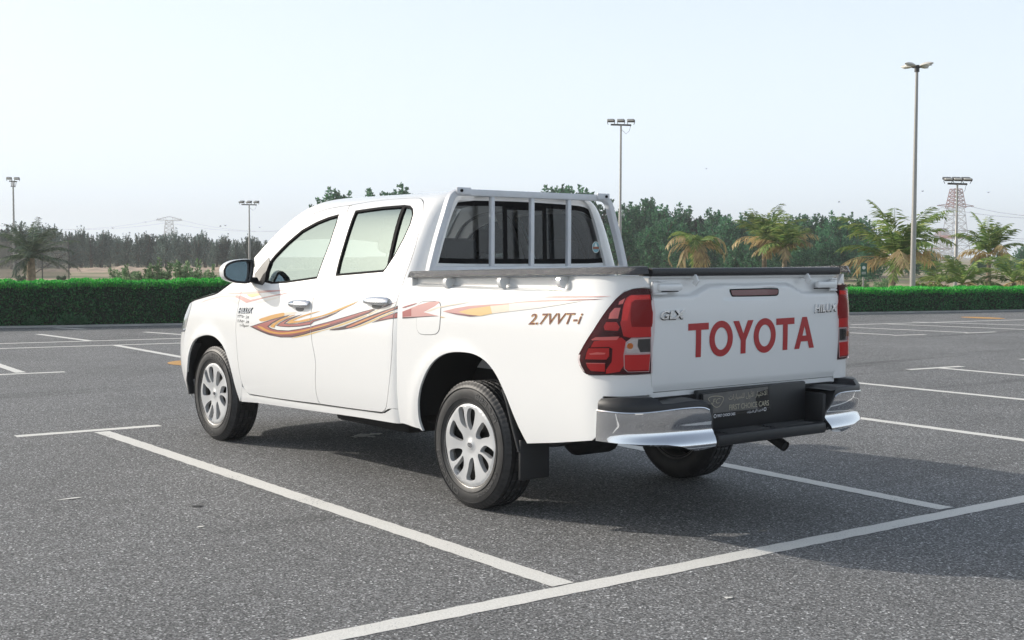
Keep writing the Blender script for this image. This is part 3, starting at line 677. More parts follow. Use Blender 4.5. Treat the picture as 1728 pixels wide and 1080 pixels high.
MB().box((-1.135, 0, 0.690), (0.05, 1.36, 0.025)).build('tail_crossmember', PAINT, truck)
# show plate
PX = -1.225
pl = x_plane(PX)
PLT = mat('plate_grey', (0.135, 0.130, 0.125), 0.35, noise=(30, 0.15)); PDK = mat('plate_black', (0.010, 0.011, 0.012), 0.25); PTX = mat('plate_gold_text', (0.42, 0.39, 0.30), 0.45); PWH = mat('plate_white_text', (0.75, 0.75, 0.78), 0.45)
P6 = lambda pts: trace(pl, Zm(1170, 640, 11.52, pts), (0, 0.6))
plate = panel('show_plate', pl, P6([(178, 285), (1475, 112), (1510, 545), (1500, 600), (215, 770)]), BLACK, bumper, step=(.3, .3), thick=0.012)
panel('plate_face', pl, P6([(190, 300), (1445, 140), (1478, 545), (200, 680)]), PLT, bumper, step=(.3, .3), off=0.002, thick=0.001)
panel('plate_corner', pl, P6([(1236, 255), (1445, 190), (1478, 540), (1250, 556), (1205, 390)]), PDK, bumper, step=(.3, .3), off=0.0034, thick=0.0005)
panel('plate_strip', pl, P6([(370, 680), (1478, 548), (1480, 600), (375, 755)]), PDK, bumper, step=(.3, .3), off=0.0034, thick=0.0005)
q = P6([(685, 598), (1455, 505)]); lettering('plate_lettering', pl, 'FIRST CHOICE CARS', q[0], q[1], 0.026, PTX, bumper, off=0.0046, offset=0.012)
q = P6([(455, 735), (800, 692)]); lettering('plate_lettering', pl, 'FIRST CHOICE CARS', q[0], q[1], 0.013, PWH, bumper, off=0.0046, offset=0.02)
AR = '\uFE95\uFE8D\uFEAD\uFE8E\uFEF4\uFEB4\uFEE0\uFEDF \uFEDD\uFEED\uFEF7\uFE8D \uFEAD\uFE8E\uFEF4\uFE98\uFEA7\uFEFB\uFE8D'
q = P6([(675, 395), (1420, 300)]); lettering('plate_lettering', pl, AR, q[0], q[1], 0.030, PTX, bumper, off=0.0046, offset=0.006)
q = P6([(1030, 655), (1340, 610)]); lettering('plate_lettering', pl, AR, q[0], q[1], 0.014, PWH, bumper, off=0.0046, offset=0.01)
sh = smooth_poly([(255, 380), (330, 325), (450, 315), (560, 330), (585, 365), (560, 440), (500, 530), (440, 555), (380, 530), (330, 460)], 1)
shp = P6(sh); panel('plate_emblem', pl, shp, PTX, bumper, holes=[inset(shp, 0.0035)], step=(.3, .3), off=0.0046, thick=0)
q = P6([(355, 480), (515, 460)]); lettering('plate_lettering', pl, 'FC', q[0], q[1], 0.024, PTX, bumper, off=0.0046, shear=0.3)
for xx, yy in ((410, 715), (1380, 580)):
    c0 = P6([(xx, yy)])[0]; panel('plate_emblem', pl, circ(*c0, 0.010, 0.010, 14), PWH, bumper, holes=[circ(*c0, 0.0065, 0.0065, 14)], step=(.3, .3), off=0.0046, thick=0)

# --- exhaust, chassis, axle, springs, tank, spare wheel
MB().tube([(0.3, -0.42, 0.44), (-0.55, -0.43, 0.45), (-0.78, -0.44, 0.435), (-0.90, -0.45, 0.392), (-1.03, -0.452, 0.335)], 0.029, 14, cap=False).tube([(-0.80, -0.44, 0.428), (-0.90, -0.45, 0.392), (-1.022, -0.452, 0.3385)], 0.023, 14).build('exhaust_pipe', STEEL, truck)
for sg in (1, -1):
    MB().sweep([(3.3, sg*0.45, 0.42), (2.6, sg*0.45, 0.40), (0.7, sg*0.45, 0.40), (0.3, sg*0.47, 0.55), (-0.3, sg*0.47, 0.57), (-1.1, sg*0.47, 0.52)], rounded(0.09, 0.14, 0.01)).build('frame_rail', UNDER, truck)
    MB().sweep([(0.70, sg*0.58, 0.45), (0.35, sg*0.58, 0.36), (0.0, sg*0.58, 0.325), (-0.40, sg*0.58, 0.37), (-0.72, sg*0.58, 0.48)], rounded(0.06, 0.035, 0.004)).build('leaf_spring', STEEL, truck)
    MB().tube([(-0.55, sg*0.52, 0.44), (-0.62, sg*0.54, 0.47), (-0.75, sg*0.56, 0.50)], 0.012, 8).build('spring_shackle', STEEL, truck)
    MB().tube([(0.1, sg*0.50, 0.30), (-0.22, sg*0.46, 0.62)], 0.028, 10).build('damper', STEEL, truck)
MB().tube([(0, -0.72, 0.332), (0, -0.2, 0.332), (0, -0.12, 0.332), (0, 0.12, 0.332), (0, 0.2, 0.332), (0, 0.72, 0.332)], [0.04, 0.045, 0.12, 0.12, 0.045, 0.04], 14).build('rear_axle', STEEL, truck)
MB().box((3.085, 0, 0.34), (0.10, 1.4, 0.10)).build('front_axle', STEEL, truck)
MB().tube([(0.1, 0, 0.35), (2.2, 0, 0.42)], 0.04, 10).build('drive_shaft', STEEL, truck)
MB().box((1.35, 0.46, 0.36), (0.85, 0.34, 0.18), bev=0.03).build('fuel_tank', UNDER, truck)
MB().box((1.62, 0, 0.43), (1.95, 1.55, 0.03)).build('cab_floor', UNDER, truck)
MB().box((2.25, 0.62, 0.335), (0.10, 0.10, 0.05), bev=0.01).build('jack_point', STEEL, truck)
MB().box((-0.28, 0, 0.66), (1.70, 0.98, 0.03)).build('bed_underside', UNDER, truck)
MB().box((3.2, 0, 0.62), (0.9, 1.05, 0.45)).build('engine_block', UNDER, truck)
spare = MB(); spare.tube([(-0.72, 0.28*math.cos(a)*0+0, 0.40) for a in (0,)]*1+[(-0.72, 0, 0.41)], 0.01, 6)
sp = MB().lathe([(0.19, -0.09), (0.26, -0.10), (0.315, -0.085), (0.33, -0.04), (0.33, 0.04), (0.315, 0.085), (0.26, 0.10), (0.19, 0.09), (0.19, -0.09)], 36, axis='z').build('spare_wheel', RUBBER, truck); sp.location = (-0.70, 0.02, 0.47)
# wheel arch liners
for cx, cz, rx, rz, xs in ((0.0, 0.36, 0.54, 0.52, (0.875, 0.50)), (3.10, 0.34, 0.435, 0.45, (0.865, 0.45))):
    for sg in (1, -1):
        P = []
        for a in np.linspace(R(8), R(172), 28):
            P.append([(cx+rx*math.cos(a), sg*xs[0], cz+rz*math.sin(a)), (cx+rx*math.cos(a), sg*xs[1], cz+rz*math.sin(a))])
        lb = MB().grid(np.array(P)); lb.add([(cx, sg*xs[1], cz)]+[p[1] for p in P], [(0, i+1, i+2) for i in range(len(P)-1)]); lb.build('arch_liner', UNDER, truck)
for sg in (1, -1):
    fl = MB(); zb = 0.215 if sg > 0 else 0.30; fl.box((-0.455, sg*0.79, (zb+0.42)/2), (0.018, 0.19, 0.42-zb), bev=0.007)
    fl.sweep([(-0.455, sg*0.868, 0.36), (-0.40, sg*0.872, 0.50), (-0.36, sg*0.872, 0.60), (-0.32, sg*0.868, 0.66)], rounded(0.05, 0.014, 0.004), up=(-1, 0, 0.3)); fl.build('mud_flap', BLACK, truck)
    MB().sweep([(3.47, sg*0.852, 0.30), (3.50, sg*0.856, 0.40), (3.475, sg*0.858, 0.52), (3.42, sg*0.858, 0.62), (3.34, sg*0.856, 0.69)], rounded(0.05, 0.020, 0.004), up=(1, 0, 0.2)).build('arch_lip', BLACK, truck)

# --- wheels
def wheel_meshes():
    Rt, hw = 0.337, 0.105
    prof = [(0.205, -0.085), (0.222, -0.094), (0.244, -0.104), (0.270, -0.107), (0.294, -0.105), (0.312, -0.099), (0.323, -0.092), (0.332, -0.081)]
    tread = []
    for a in (-0.072, -0.030, 0.030, 0.072): pass
    row = prof[:]
    for y0, y1 in ((-0.078, -0.058), (-0.048, -0.022), (-0.012, 0.012), (0.022, 0.048), (0.058, 0.078)):
        row += [(Rt-0.009 if False else Rt, y0), (Rt+0.001, y1)]
        if y1 < 0.07: row += [(Rt-0.009, y1+0.0015), (Rt-0.009, y1+0.0085)]
    row += [(r, -h) for r, h in prof[::-1]]
    n = 288; m = len(row); V = []
    for k in range(n):
        a = 2*math.pi*k/n
        for j, (r, h) in enumerate(row):
            if k % 4 < 1 and (j in (6, 7, 8) or j in (m-7, m-8, m-9)): r -= 0.0045
            if k % 8 < 1 and 9 < j < m-10 and r > 0.33: r -= 0.006
            V.append((r*math.cos(a), h, r*math.sin(a)))
    F = []
    for k in range(n):
        for j in range(m-1):
            a, b = k*m+j, ((k+1) % n)*m+j; F.append((a, a+1, b+1, b))
    tb = MB(); tb.add(V, F)
    # raised sidewall lettering and rings on the outer (+y) side
    for rr in (0.249, 0.303):
        tb.lathe([(rr-0.002, 0.1035), (rr-0.001, 0.1085), (rr+0.001, 0.1085), (rr+0.002, 0.1035)], 96)
    tls = []
    for body, a0, sp_ in (('PRESTIVO', -50, 62), ('PV-E88', 118, 44), ('205/70R15', 220, 48)):
        Vt, Ft = text_mesh(body, extrude=0.5, offset=0.01)
        Vt[:, 0] -= Vt[:, 0].min(); wd = Vt[:, 0].max(); hgt = 0.030 if body[0] == 'P' else 0.017; cap = 0.72; a = R(a0+sp_/2)-Vt[:, 0]/wd*R(sp_); rr = 0.262+Vt[:, 1]/cap*hgt
        tl = MB(); tls.append(tl); tl.add([(r_*math.cos(t_), 0.1062+0.0022*(z_*2), r_*math.sin(t_)) for r_, t_, z_ in zip(rr, a, Vt[:, 2])], Ft)
    tyre = tb.mesh('tyre', 35)
    # wheel cover
    nd = lambda pts: [((x_-355)/275*0.219, -(y_-535)/467*0.219) for x_, y_ in pts]
    def disc(u, v, off=0.0):
        u, v = np.asarray(u, float), np.asarray(v, float); r = np.hypot(u, v)
        h = 0.097+0.005*np.exp(-(r/0.036)**6)-0.012*np.exp(-(r/0.10)**2)-0.004*sstep(0.205, 0.219, r)
        th = np.arctan2(v, u); h = h+0.0022*np.cos(6*th+0.6)*sstep(0.05, 0.14, r)
        return np.stack([-u, h, v], -1)
    hA = nd([(193, 158), (210, 135), (238, 120), (256, 150), (266, 220), (284, 290), (306, 348), (272, 344), (232, 312), (213, 255)])
    hB = nd([(306, 125), (322, 104), (348, 100), (380, 116), (379, 200), (366, 300), (346, 358), (319, 320), (304, 240), (300, 170)])
    hC = nd([(486, 200), (520, 230), (548, 275), (572, 338), (500, 376), (457, 420), (418, 424), (408, 398), (420, 350), (448, 280)])
    holes = []
    for k in range(3):
        c, s = math.cos(R(120*k)), math.sin(R(120*k))
        for h in (hA, hB, hC): holes.append(smooth_poly(inset([(0.95*(x_*c-y_*s), 0.95*(x_*s+y_*c)) for x_, y_ in h], -0.003), 1))
    ringp = lambda r, n=72: [(r*math.cos(2*math.pi*i/n), r*math.sin(2*math.pi*i/n)) for i in range(n)]
    cov = panel_mesh('wheel_cover', disc, ringp(0.219), holes=holes, step=(0.0125, 0.0125), thick=0.026, flip=False)
    rim = MB().lathe([(0.220, 0.092), (0.226, 0.096), (0.224, 0.080), (0.205, 0.06), (0.20, -0.08), (0.22, -0.095)], 64).mesh('rim', 40)
    inner = MB().lathe([(0.0, 0.035), (0.06, 0.045), (0.09, 0.03), (0.14, 0.012), (0.175, 0.03), (0.207, 0.05)], 48).mesh('brake_disc', 40)
    hub = MB().lathe([(0.0, 0.0935), (0.022, 0.093), (0.027, 0.0905), (0.027, 0.07)], 32).mesh('hub_cap', 30)
    em = MB()
    for a, b, cx, cy in ((0.017, 0.0115, 0, 0), (0.0055, 0.0113, 0, 0.0), (0.0145, 0.0045, 0, 0.0062)):
        pts = [(cx+a*math.cos(t), 0.0945, cy+b*math.sin(t)) for t in np.linspace(0, 2*math.pi, 21)]; em.tube(pts, 0.0014, 5, cap=False)
    return tyre, cov, rim, inner, hub, em.mesh('emblem', 40), *[q_.mesh('tyre_lettering', 40) for q_ in tls]
WM = wheel_meshes()
COVM = [RUBBER, SILVER, mat('rim_steel', (0.42, 0.41, 0.39), 0.4, metal=0.7, noise=(25, 0.2)), mat('brake_dark', (0.02, 0.02, 0.02), 0.5, metal=0.5), SILVER, mat('emblem_grey', (0.15, 0.15, 0.16), 0.25, metal=1), mat('tyre_letter_rubber', (0.075, 0.075, 0.075), 0.5)]; COVM += [COVM[-1]]*2
for x0 in (0.0, 3.085):
    for sg in (1, -1):
        w = empty('wheel', (x0, sg*0.762, 0.337), truck); w.rotation_euler = (0, R(-8 if x0 == 0 else 12), 0 if sg > 0 else math.pi)
        if x0 > 1 and sg > 0: w.rotation_euler = (0, R(12), 0)
        for me, m_, nm in zip(WM, COVM, ('tyre', 'wheel_cover', 'rim', 'brake_disc', 'hub_cap', 'emblem', 'tyre_lettering', 'tyre_lettering', 'tyre_lettering')): link(nm, me, m_, w)

# --- door handles
for prt, prt2, pts, cx in ((fd, fdr, [(1070, 360), (1100, 325), (1180, 295), (1300, 285), (1400, 285), (1445, 310), (1450, 355), (1430, 405), (1380, 425), (1300, 415), (1200, 405), (1120, 410), (1080, 385)], 390), (rd, rdr, [(922, 295), (950, 260), (1050, 232), (1180, 225), (1330, 230), (1385, 255), (1392, 310), (1370, 360), (1310, 385), (1220, 375), (1100, 350), (1000, 345), (940, 330)], 530)):
    hp_ = tc(smooth_poly(Zm(cx, 480, 10.8, pts), 1), (-1.8 if cx == 390 else -1.0, 1.0))
    c0 = np.mean(hp_, 0); ext = np.ptp(np.array(hp_), axis=0)
    def handle_surf(s, t, c0=c0, ext=ext):
        s, t = np.asarray(s, float), np.asarray(t, float); P = cab_surf(s, t); q = np.clip(1-((s-c0[0])/(ext[0]*0.56))**2-((t-c0[1])/(ext[1]*0.66))**2, 0, 1)
        return P+np.stack([0*q, 0.042*np.sqrt(q), 0*q], -1)
    me = panel_mesh('door_handle', handle_surf, hp_, step=(0.008, 0.006), off=0.002, thick=0.012)
    link('door_handle', me, CHROME, prt); link('door_handle', mirror_both(me, 'door_handle'), CHROME, prt2)
    cup = [(c0[0]+0.055*math.cos(a), c0[1]-0.030+0.018*math.sin(a)) for a in np.linspace(0, 2*math.pi, 20)[:-1]]
    me = panel_mesh('handle_cup', cab_surf, cup, step=(.1, .1), off=0.0008, thick=0)
    link('handle_cup', me, mat('cup_grey', (0.16, 0.16, 0.165), 0.4), prt)

# --- mirrors
MX = 2.41
mp_ = x_plane(MX); mpts = smooth_poly(Zm(290, 430, 10.8, [(942, 260), (985, 175), (1090, 115), (1250, 85), (1420, 80), (1482, 112), (1496, 190), (1482, 350), (1455, 470), (1400, 528), (1210, 517), (1085, 492), (1000, 450), (952, 400), (940, 330)]), 1)
mout = trace(mp_, mpts, (-1.0, 1.2)); mc = np.mean(mout, 0)
for sg, prt in ((1, fd), (-1, fdr)):
    rows = []
    for k, (dx, sc) in enumerate(((0.0, 1.0), (0.02, 1.03), (0.06, 1.0), (0.10, 0.86), (0.13, 0.6), (0.14, 0.25), (0.141, 0.02))):
        rows.append([(MX+dx+(-0.05*(-(mc[0]-u)) if False else 0), sg*-(mc[0]+(u-mc[0])*sc), mc[1]+(z-mc[1])*sc) for u, z in mout+mout[:1]])
    MB().grid(np.array(rows)).build('mirror_shell', PAINT, prt)
    f = panel_mesh('mirror_rim', mp_, mout, holes=[inset(mout, 0.014)], step=(.2, .2), off=0.003, thick=0.02)
    link('mirror_rim', mirror_both(f, 'mirror_rim') if sg < 0 else f, BLACK, prt)
    g_ = inset(mout, 0.013); tilt = lambda u, z, off=0.0: np.stack([MX+0.004+0.10*(np.asarray(u, float)-mc[0])+0.03*(np.asarray(z, float)-mc[1]), -np.asarray(u, float), np.asarray(z, float)+0*np.asarray(u, float)], -1)
    f = panel_mesh('mirror_glass', tilt, g_, step=(.2, .2), thick=0.0, off=-0.012)
    link('mirror_glass', mirror_both(f, 'mirror_glass') if sg < 0 else f, MIRR, prt)
    MB().sweep([(MX+0.10, sg*0.80, 1.165), (MX+0.085, sg*0.86, 1.160), (MX+0.07, sg*0.92, 1.165)], rounded(0.09, 0.035, 0.01)).build('mirror_arm', BLACK, prt)

# --- cabin
def seat(x, y):
    s = empty('seat', (x, y, 0.5), truck)
    MB().box((0.05, 0, 0.17), (0.50, 0.48, 0.15), bev=0.05).build('cushion', FABRIC, s)
    rt = Matrix.Rotation(R(-14), 3, 'Y'); MB().box((-0.20, 0, 0.52), (0.13, 0.48, 0.62), rot=rt, bev=0.05).build('backrest', FABRIC, s)
    MB().box((-0.31, 0, 0.93), (0.09, 0.26, 0.17), rot=rt, bev=0.04).build('headrest', FABRIC, s)
    for dy in (-0.06, 0.06): MB().tube([(-0.27, dy, 0.80), (-0.295, dy, 0.88)], 0.007, 6).build('headrest_post', CHROME, s)
for y in (0.37, -0.37): seat(1.75, y)
bs = empty('rear_bench', (0.88, 0, 0.5), truck)
MB().box((0.12, 0, 0.18), (0.46, 1.25, 0.14), bev=0.04).build('cushion', FABRIC, bs); MB().box((-0.12, 0, 0.50), (0.12, 1.25, 0.60), rot=Matrix.Rotation(R(-8), 3, 'Y'), bev=0.04).build('backrest', FABRIC, bs)
for y in (0.40, -0.40): MB().box((-0.14, y, 0.86), (0.08, 0.25, 0.15), bev=0.035).build('headrest', FABRIC, bs)
MB().box((2.42, 0, 0.98), (0.50, 1.42, 0.24), bev=0.07).build('dashboard', TRIM, truck)
sw = MB().lathe([(0.175, 0.012), (0.187, 0.0), (0.175, -0.012), (0.163, 0.0), (0.175, 0.012)], 40); sw.box((0, 0, 0), (0.33, 0.02, 0.05)); sw.box((0, 0, -0.07), (0.05, 0.02, 0.16))
o = sw.build('steering_wheel', TRIM, truck); o.location = (2.10, 0.37, 1.07); o.rotation_euler = (R(0), R(0), R(90)); o.rotation_euler = Matrix.Rotation(R(-65), 3, 'Y').to_4x4().to_euler(); o.rotation_euler = (R(65), 0, R(90))
MB().grid(span([np.array([e[0], e[1]-0.03, e[2]-0.03]) for e in edge[ridx:]], 0.012)).build('headliner', LINER, truck)
MB().box((1.98, 0, 1.56), (0.02, 0.24, 0.06), bev=0.008).build('rear_view_mirror', TRIM, truck)
for sg in (1, -1):
    inner = [(p[0], p[1]) for p in front_door]
    MB().box((1.65, sg*0.795, 0.80), (1.85, 0.03, 0.68)).build('door_trim', TRIM, truck)
    MB().sweep([(1.62, sg*0.76, 1.12), (1.60, sg*0.70, 1.35), (1.63, sg*0.60, 1.64)], rounded(0.03, 0.10, 0.01), up=(1, 0, 0)).build('pillar_trim', LINER, truck)
# ------------------------------------------------------------------ printed side stripes, cut at the panel gaps
def vinyl(name, col): return mat(name, col, 0.38, coat=0.8)
V_OR = vinyl('stripe_orange', (0.66, 0.33, 0.06)); V_RO = vinyl('stripe_rose', (0.40, 0.105, 0.09)); V_DK = vinyl('stripe_dark', (0.055, 0.022, 0.025)); V_PU = vinyl('stripe_plum', (0.20, 0.075, 0.08))
V_PK = vinyl('stripe_pink', (0.62, 0.33, 0.30)); V_PP = vinyl('stripe_pale_pink', (0.74, 0.60, 0.57)); V_CR = vinyl('stripe_cream', (0.78, 0.68, 0.55)); V_YE = vinyl('stripe_pale_orange', (0.74, 0.52, 0.22)); V_CW = vinyl('stripe_off_white', (0.78, 0.745, 0.69)); V_RD = vinyl('stripe_red', (0.50, 0.15, 0.075))
D1 = lambda P: Zm(390, 480, 10.8, P); D2 = lambda P: Zm(530, 480, 10.8, P); D3 = lambda P: Zm(660, 480, 8.64, P); D4 = lambda P: Zm(840, 480, 8.64, P); D7 = lambda P: Zm(290, 430, 10.8, P)
gap = lambda line, z: float(np.interp(-z, [-p[1] for p in line], [p[0] for p in line]))
ffg = lambda z: gap(front_gap, z); mdg = lambda z: gap(mid_gap, z); rrg = lambda z: gap(rear_gap, z)
def stripe(px_pts, m, lay, where, refine=1):
    pts = smooth_poly(px_pts, refine) if refine else px_pts
    if where == 'bed':
        pp = trace(bed_surf, pts, (0.0, 0.95)); me = panel_mesh('stripe', bed_surf, pp, step=(0.05, 0.03), off=0.0024+0.0004*lay, thick=0, clip=(-0.642, None))
        if me: link('stripe', me, m, bsd); link('stripe', mirror_both(me, 'stripe'), m, bsdr)
        return
    pp = trace(cab_surf, pts, (-1.8, 0.95)); zc = float(np.mean([p[1] for p in pp]))
    for key, prt, prt2, a, b in (('fender', truck, truck, None, ffg(zc)-0.003), ('front', fd, fdr, ffg(zc)+0.003, mdg(zc)-0.003), ('rear', rd, rdr, mdg(zc)+0.003, rrg(zc)-0.003), ('corner', truck, truck, rrg(zc)+0.003, -0.66)):
        if key not in where: continue
        me = panel_mesh('stripe', cab_surf, pp, step=(0.05, 0.03), off=0.0010+0.0004*lay, thick=0, clip=(a, b))
        if me: link('stripe', me, m, prt); link('stripe', mirror_both(me, 'stripe'), m, prt2)
x2 = lambda P: [(x+1512, y) for x, y in P]
FR = ('front', 'rear')
stripe(D1([(490, 640), (600, 600), (760, 552), (900, 522), (980, 512), (980, 568), (900, 590), (720, 640), (560, 685)]), V_OR, 0, ('front',))
stripe(D1([(975, 513), (1080, 505), (1230, 512), (1100, 545), (975, 569)]), V_CR, 0, ('front',))
main_up = [(345, 768), (500, 715), (700, 650), (900, 590), (1075, 553), (1000, 600), (850, 660), (760, 710), (688, 770), (740, 800), (850, 830), (1050, 838), (1250, 808), (1450, 766)]+x2([(0, 748), (300, 668), (600, 578), (900, 488), (1075, 445), (1125, 462)])
main_lo = x2([(1000, 528), (800, 602), (600, 672), (400, 742), (200, 808), (0, 858)])+[(1300, 925), (1100, 966), (900, 966), (700, 926), (560, 872), (430, 812)]
stripe(D1(main_up+main_lo), V_DK, 0, FR, 0)
stripe(D1([(385, 768), (520, 724), (720, 662), (890, 610), (820, 652), (730, 706), (660, 770), (720, 814), (850, 846), (1050, 853), (1250, 824), (1450, 782)]+x2([(0, 765), (300, 684), (600, 594), (900, 504), (1060, 462), (1000, 496), (800, 566), (600, 634), (400, 698), (200, 760), (0, 812)])+[(1300, 878), (1100, 920), (900, 925), (720, 896), (580, 846), (460, 796)]), V_RO, 1, FR, 0)
stripe(D1([(700, 905), (900, 932), (1100, 928), (1300, 885)]+x2([(0, 818), (200, 766), (400, 702), (700, 604), (1000, 502), (1040, 498), (700, 625), (400, 725), (200, 790), (0, 842)])+[(1300, 908), (1100, 950), (900, 952)]), V_PU, 2, FR)
stripe(D1([(470, 757), (560, 765), (640, 815), (760, 858), (900, 880), (1100, 868), (1300, 836)]+x2([(0, 788), (300, 708), (300, 726), (0, 812)])+[(1300, 862), (1100, 896), (900, 907), (740, 886), (610, 842), (520, 790)]), V_OR, 3, FR)
stripe(D1([(705, 768), (780, 705), (900, 635), (1040, 580), (1200, 540), (1120, 576), (960, 642), (860, 702), (795, 752), (800, 786), (760, 786)]), V_OR, 3, ('front',))
stripe(D1([(820, 750), (900, 690), (1010, 630), (1150, 583), (1300, 543), (1200, 590), (1080, 642), (990, 705), (1050, 716), (1200, 710), (1450, 664)]+x2([(0, 640), (150, 600), (300, 550), (420, 505), (520, 450), (400, 530), (250, 600), (100, 650), (0, 682)])+[(1450, 738), (1250, 768), (1050, 778), (900, 770)]), V_DK, 1, FR, 0)
stripe(D1([(850, 748), (930, 690), (1030, 642), (1100, 620), (1010, 670), (960, 718), (1050, 730), (1200, 724), (1450, 680)]+x2([(0, 652), (150, 612), (290, 564), (150, 622), (0, 664)])+[(1450, 722), (1250, 752), (1050, 762), (920, 760)]), V_RO, 2, FR, 0)
stripe(D1([(1008, 708), (1090, 645), (1250, 582), (1450, 520), (1650, 478), (1450, 545), (1260, 606), (1120, 665), (1250, 656), (1450, 612)]+x2([(0, 598), (150, 563), (300, 508), (500, 424), (830, 293), (700, 370), (500, 462), (300, 540), (100, 598), (0, 628)])+[(1450, 656), (1250, 692), (1100, 710)]), V_OR, 3, FR, 0)
stripe(D1([(1060, 986), (1250, 936), (1450, 885)]+x2([(0, 868), (200, 826), (400, 752), (600, 682), (800, 612), (1000, 540), (1150, 468), (1200, 455), (1000, 562), (800, 640), (600, 716), (400, 786), (200, 832), (0, 895)])+[(1450, 915), (1250, 960)]), V_YE, 1, FR)
stripe(D2([(900, 572), (1150, 478), (1330, 400), (1480, 345), (1500, 395), (1200, 500), (950, 592)]), V_CW, 1, ('rear',))
stripe(D2([(240, 832), (500, 775), (700, 700), (900, 618), (1100, 543), (1300, 468), (1450, 416), (1600, 365), (1640, 400), (1570, 432), (1400, 492), (1200, 572), (1000, 662), (800, 752), (600, 814), (400, 838)]), V_DK, 2, ('rear', 'corner'), 1)
stripe(D2([(560, 790), (700, 726), (900, 644), (1100, 568), (1300, 492), (1450, 440), (1600, 384), (1610, 392), (1400, 476), (1200, 556), (1000, 642), (800, 726), (650, 786)]), V_RD, 3, ('rear', 'corner'), 1)
stripe(D2([(700, 738), (900, 656), (1050, 594), (1150, 556), (1000, 626), (850, 694)]), V_OR, 4, ('rear',), 1)
stripe(D2([(1130, 470), (1240, 422), (1400, 350), (1560, 300), (1400, 364), (1240, 432)]), V_PU, 3, ('rear', 'corner'), 1)
stripe(D2([(600, 826), (800, 766), (1000, 676), (1200, 586), (1440, 490), (1460, 505), (1200, 615), (1000, 705), (800, 785)]), V_YE, 1, ('rear',), 1)
stripe(D2([(1050, 700), (1220, 615), (1440, 528), (1640, 470), (1660, 605), (1400, 628), (1200, 668)]), V_DK, 2, ('rear', 'corner'), 0)
stripe(D2([(1170, 655), (1290, 600), (1440, 545), (1640, 490), (1650, 590), (1400, 612), (1220, 648)]), V_RO, 3, ('rear', 'corner'), 0)
stripe(D3([(170, 395), (400, 302), (560, 255), (700, 246), (715, 262), (640, 320), (560, 362), (480, 404), (700, 462), (580, 466), (170, 497)]), V_PK, 0, 'bed', 0)
stripe(D3([(170, 478), (400, 470), (600, 458), (712, 464), (580, 470), (170, 497)]), V_DK, 1, 'bed', 0)
stripe(D3([(170, 400), (300, 350), (300, 460), (170, 472)]), V_RO, 1, 'bed', 0)
stripe(D3([(170, 330), (300, 290), (405, 265), (320, 302), (170, 348)]), V_RO, 0, 'bed')
stripe(D3([(718, 464), (800, 482), (728, 484)]), V_YE, 0, 'bed', 0)
stripe(D3([(490, 402), (650, 338), (800, 304), (1000, 274), (1200, 248), (1000, 288), (800, 322), (660, 356), (560, 398)]), V_CR, 1, 'bed', 1)
stripe(D3([(755, 393), (950, 345), (1150, 312), (1450, 292), (1728, 274)])+D4([(300, 255), (600, 232), (900, 222), (1200, 214), (1552, 211), (1400, 226), (1000, 244), (600, 252)])+D3([(1728, 292), (1450, 312), (1150, 355), (985, 400), (1310, 458), (1150, 466), (950, 432)]), V_PK, 0, 'bed', 0)
stripe(D3([(985, 400), (1150, 356), (1450, 314), (1480, 425), (1310, 460), (1150, 445)]), V_YE, 1, 'bed', 0)
stripe(D3([(1450, 314), (1728, 290), (1728, 395), (1480, 425)]), V_CR, 1, 'bed', 0)
stripe(D4([(170, 284), (300, 268), (600, 254), (900, 246), (1250, 240), (900, 300), (600, 346), (300, 380), (170, 396)]), V_CW, 1, 'bed', 0)
stripe(D3([(800, 402), (1000, 428), (1310, 458), (1150, 468), (950, 438)]), V_PU, 2, 'bed', 0)
stripe(D4([(630, 186), (900, 166), (1670, 171), (1500, 185), (900, 190)]), V_PK, 0, 'bed', 0)
stripe(D4([(1000, 234), (1200, 218), (1552, 211), (1400, 224), (1100, 236)]), V_PU, 1, 'bed', 0)
stripe(D1([(-150, 170), (0, 152), (200, 142), (480, 116), (880, 98), (1030, 102), (880, 126), (480, 160), (200, 176), (0, 172)]), V_PK, 0, ('fender', 'front'), 1)
stripe(D1([(280, 178), (500, 160), (545, 190), (380, 236), (320, 216)]), V_YE, 0, ('front',), 0)
stripe(D1([(190, 208), (350, 280), (600, 230), (880, 174), (1150, 128), (900, 192), (600, 252), (280, 337), (170, 275), (80, 230), (100, 195)]), V_PK, 1, ('fender', 'front'), 0)
stripe(D1([(430, 322), (600, 285), (880, 222), (890, 240), (700, 295), (480, 348)]), V_CW, 0, ('front',), 1)
stripe(D7([(510, 885), (620, 820), (800, 765), (1000, 730), (1130, 735), (1260, 760), (1230, 800), (1100, 765), (950, 765), (800, 790), (640, 835)]), V_PP, 0, ('fender',), 1)
stripe(D7([(900, 815), (1050, 780), (1150, 790), (1240, 830), (1200, 910), (1120, 860), (1020, 822)]), V_CW, 0, ('fender',), 1)
stripe(D7([(760, 745), (900, 715), (1100, 680), (1270, 665), (1270, 695), (1100, 700), (920, 728)]), V_PP, 1, ('fender',), 1)
q = trace(bed_surf, D4([(450, 582), (1235, 572)]), (0.7, 1.0))
lettering('engine_lettering', bed_surf, '2.7VVT-i', q[0], q[1], 0.052, V_OR, bsd, off=0.0022, offset=0.020, shear=0.35, spacing=1.05)
lettering('engine_lettering', bed_surf, '2.7VVT-i', q[0], q[1], 0.052, vinyl('letter_maroon', (0.13, 0.025, 0.02)), bsd, off=0.0030, offset=-0.002, shear=0.35, spacing=1.05)
INK = vinyl('black_print', (0.02, 0.02, 0.02))
q = tc(D1([(135, 522), (395, 518)]), (-2.5, 1.0))
lettering('side_badge', cab_surf, 'HILUX', q[0], q[1], 0.036, BADGE, fd, off=0.0, depth=0.006, offset=0.012, shear=0.35)
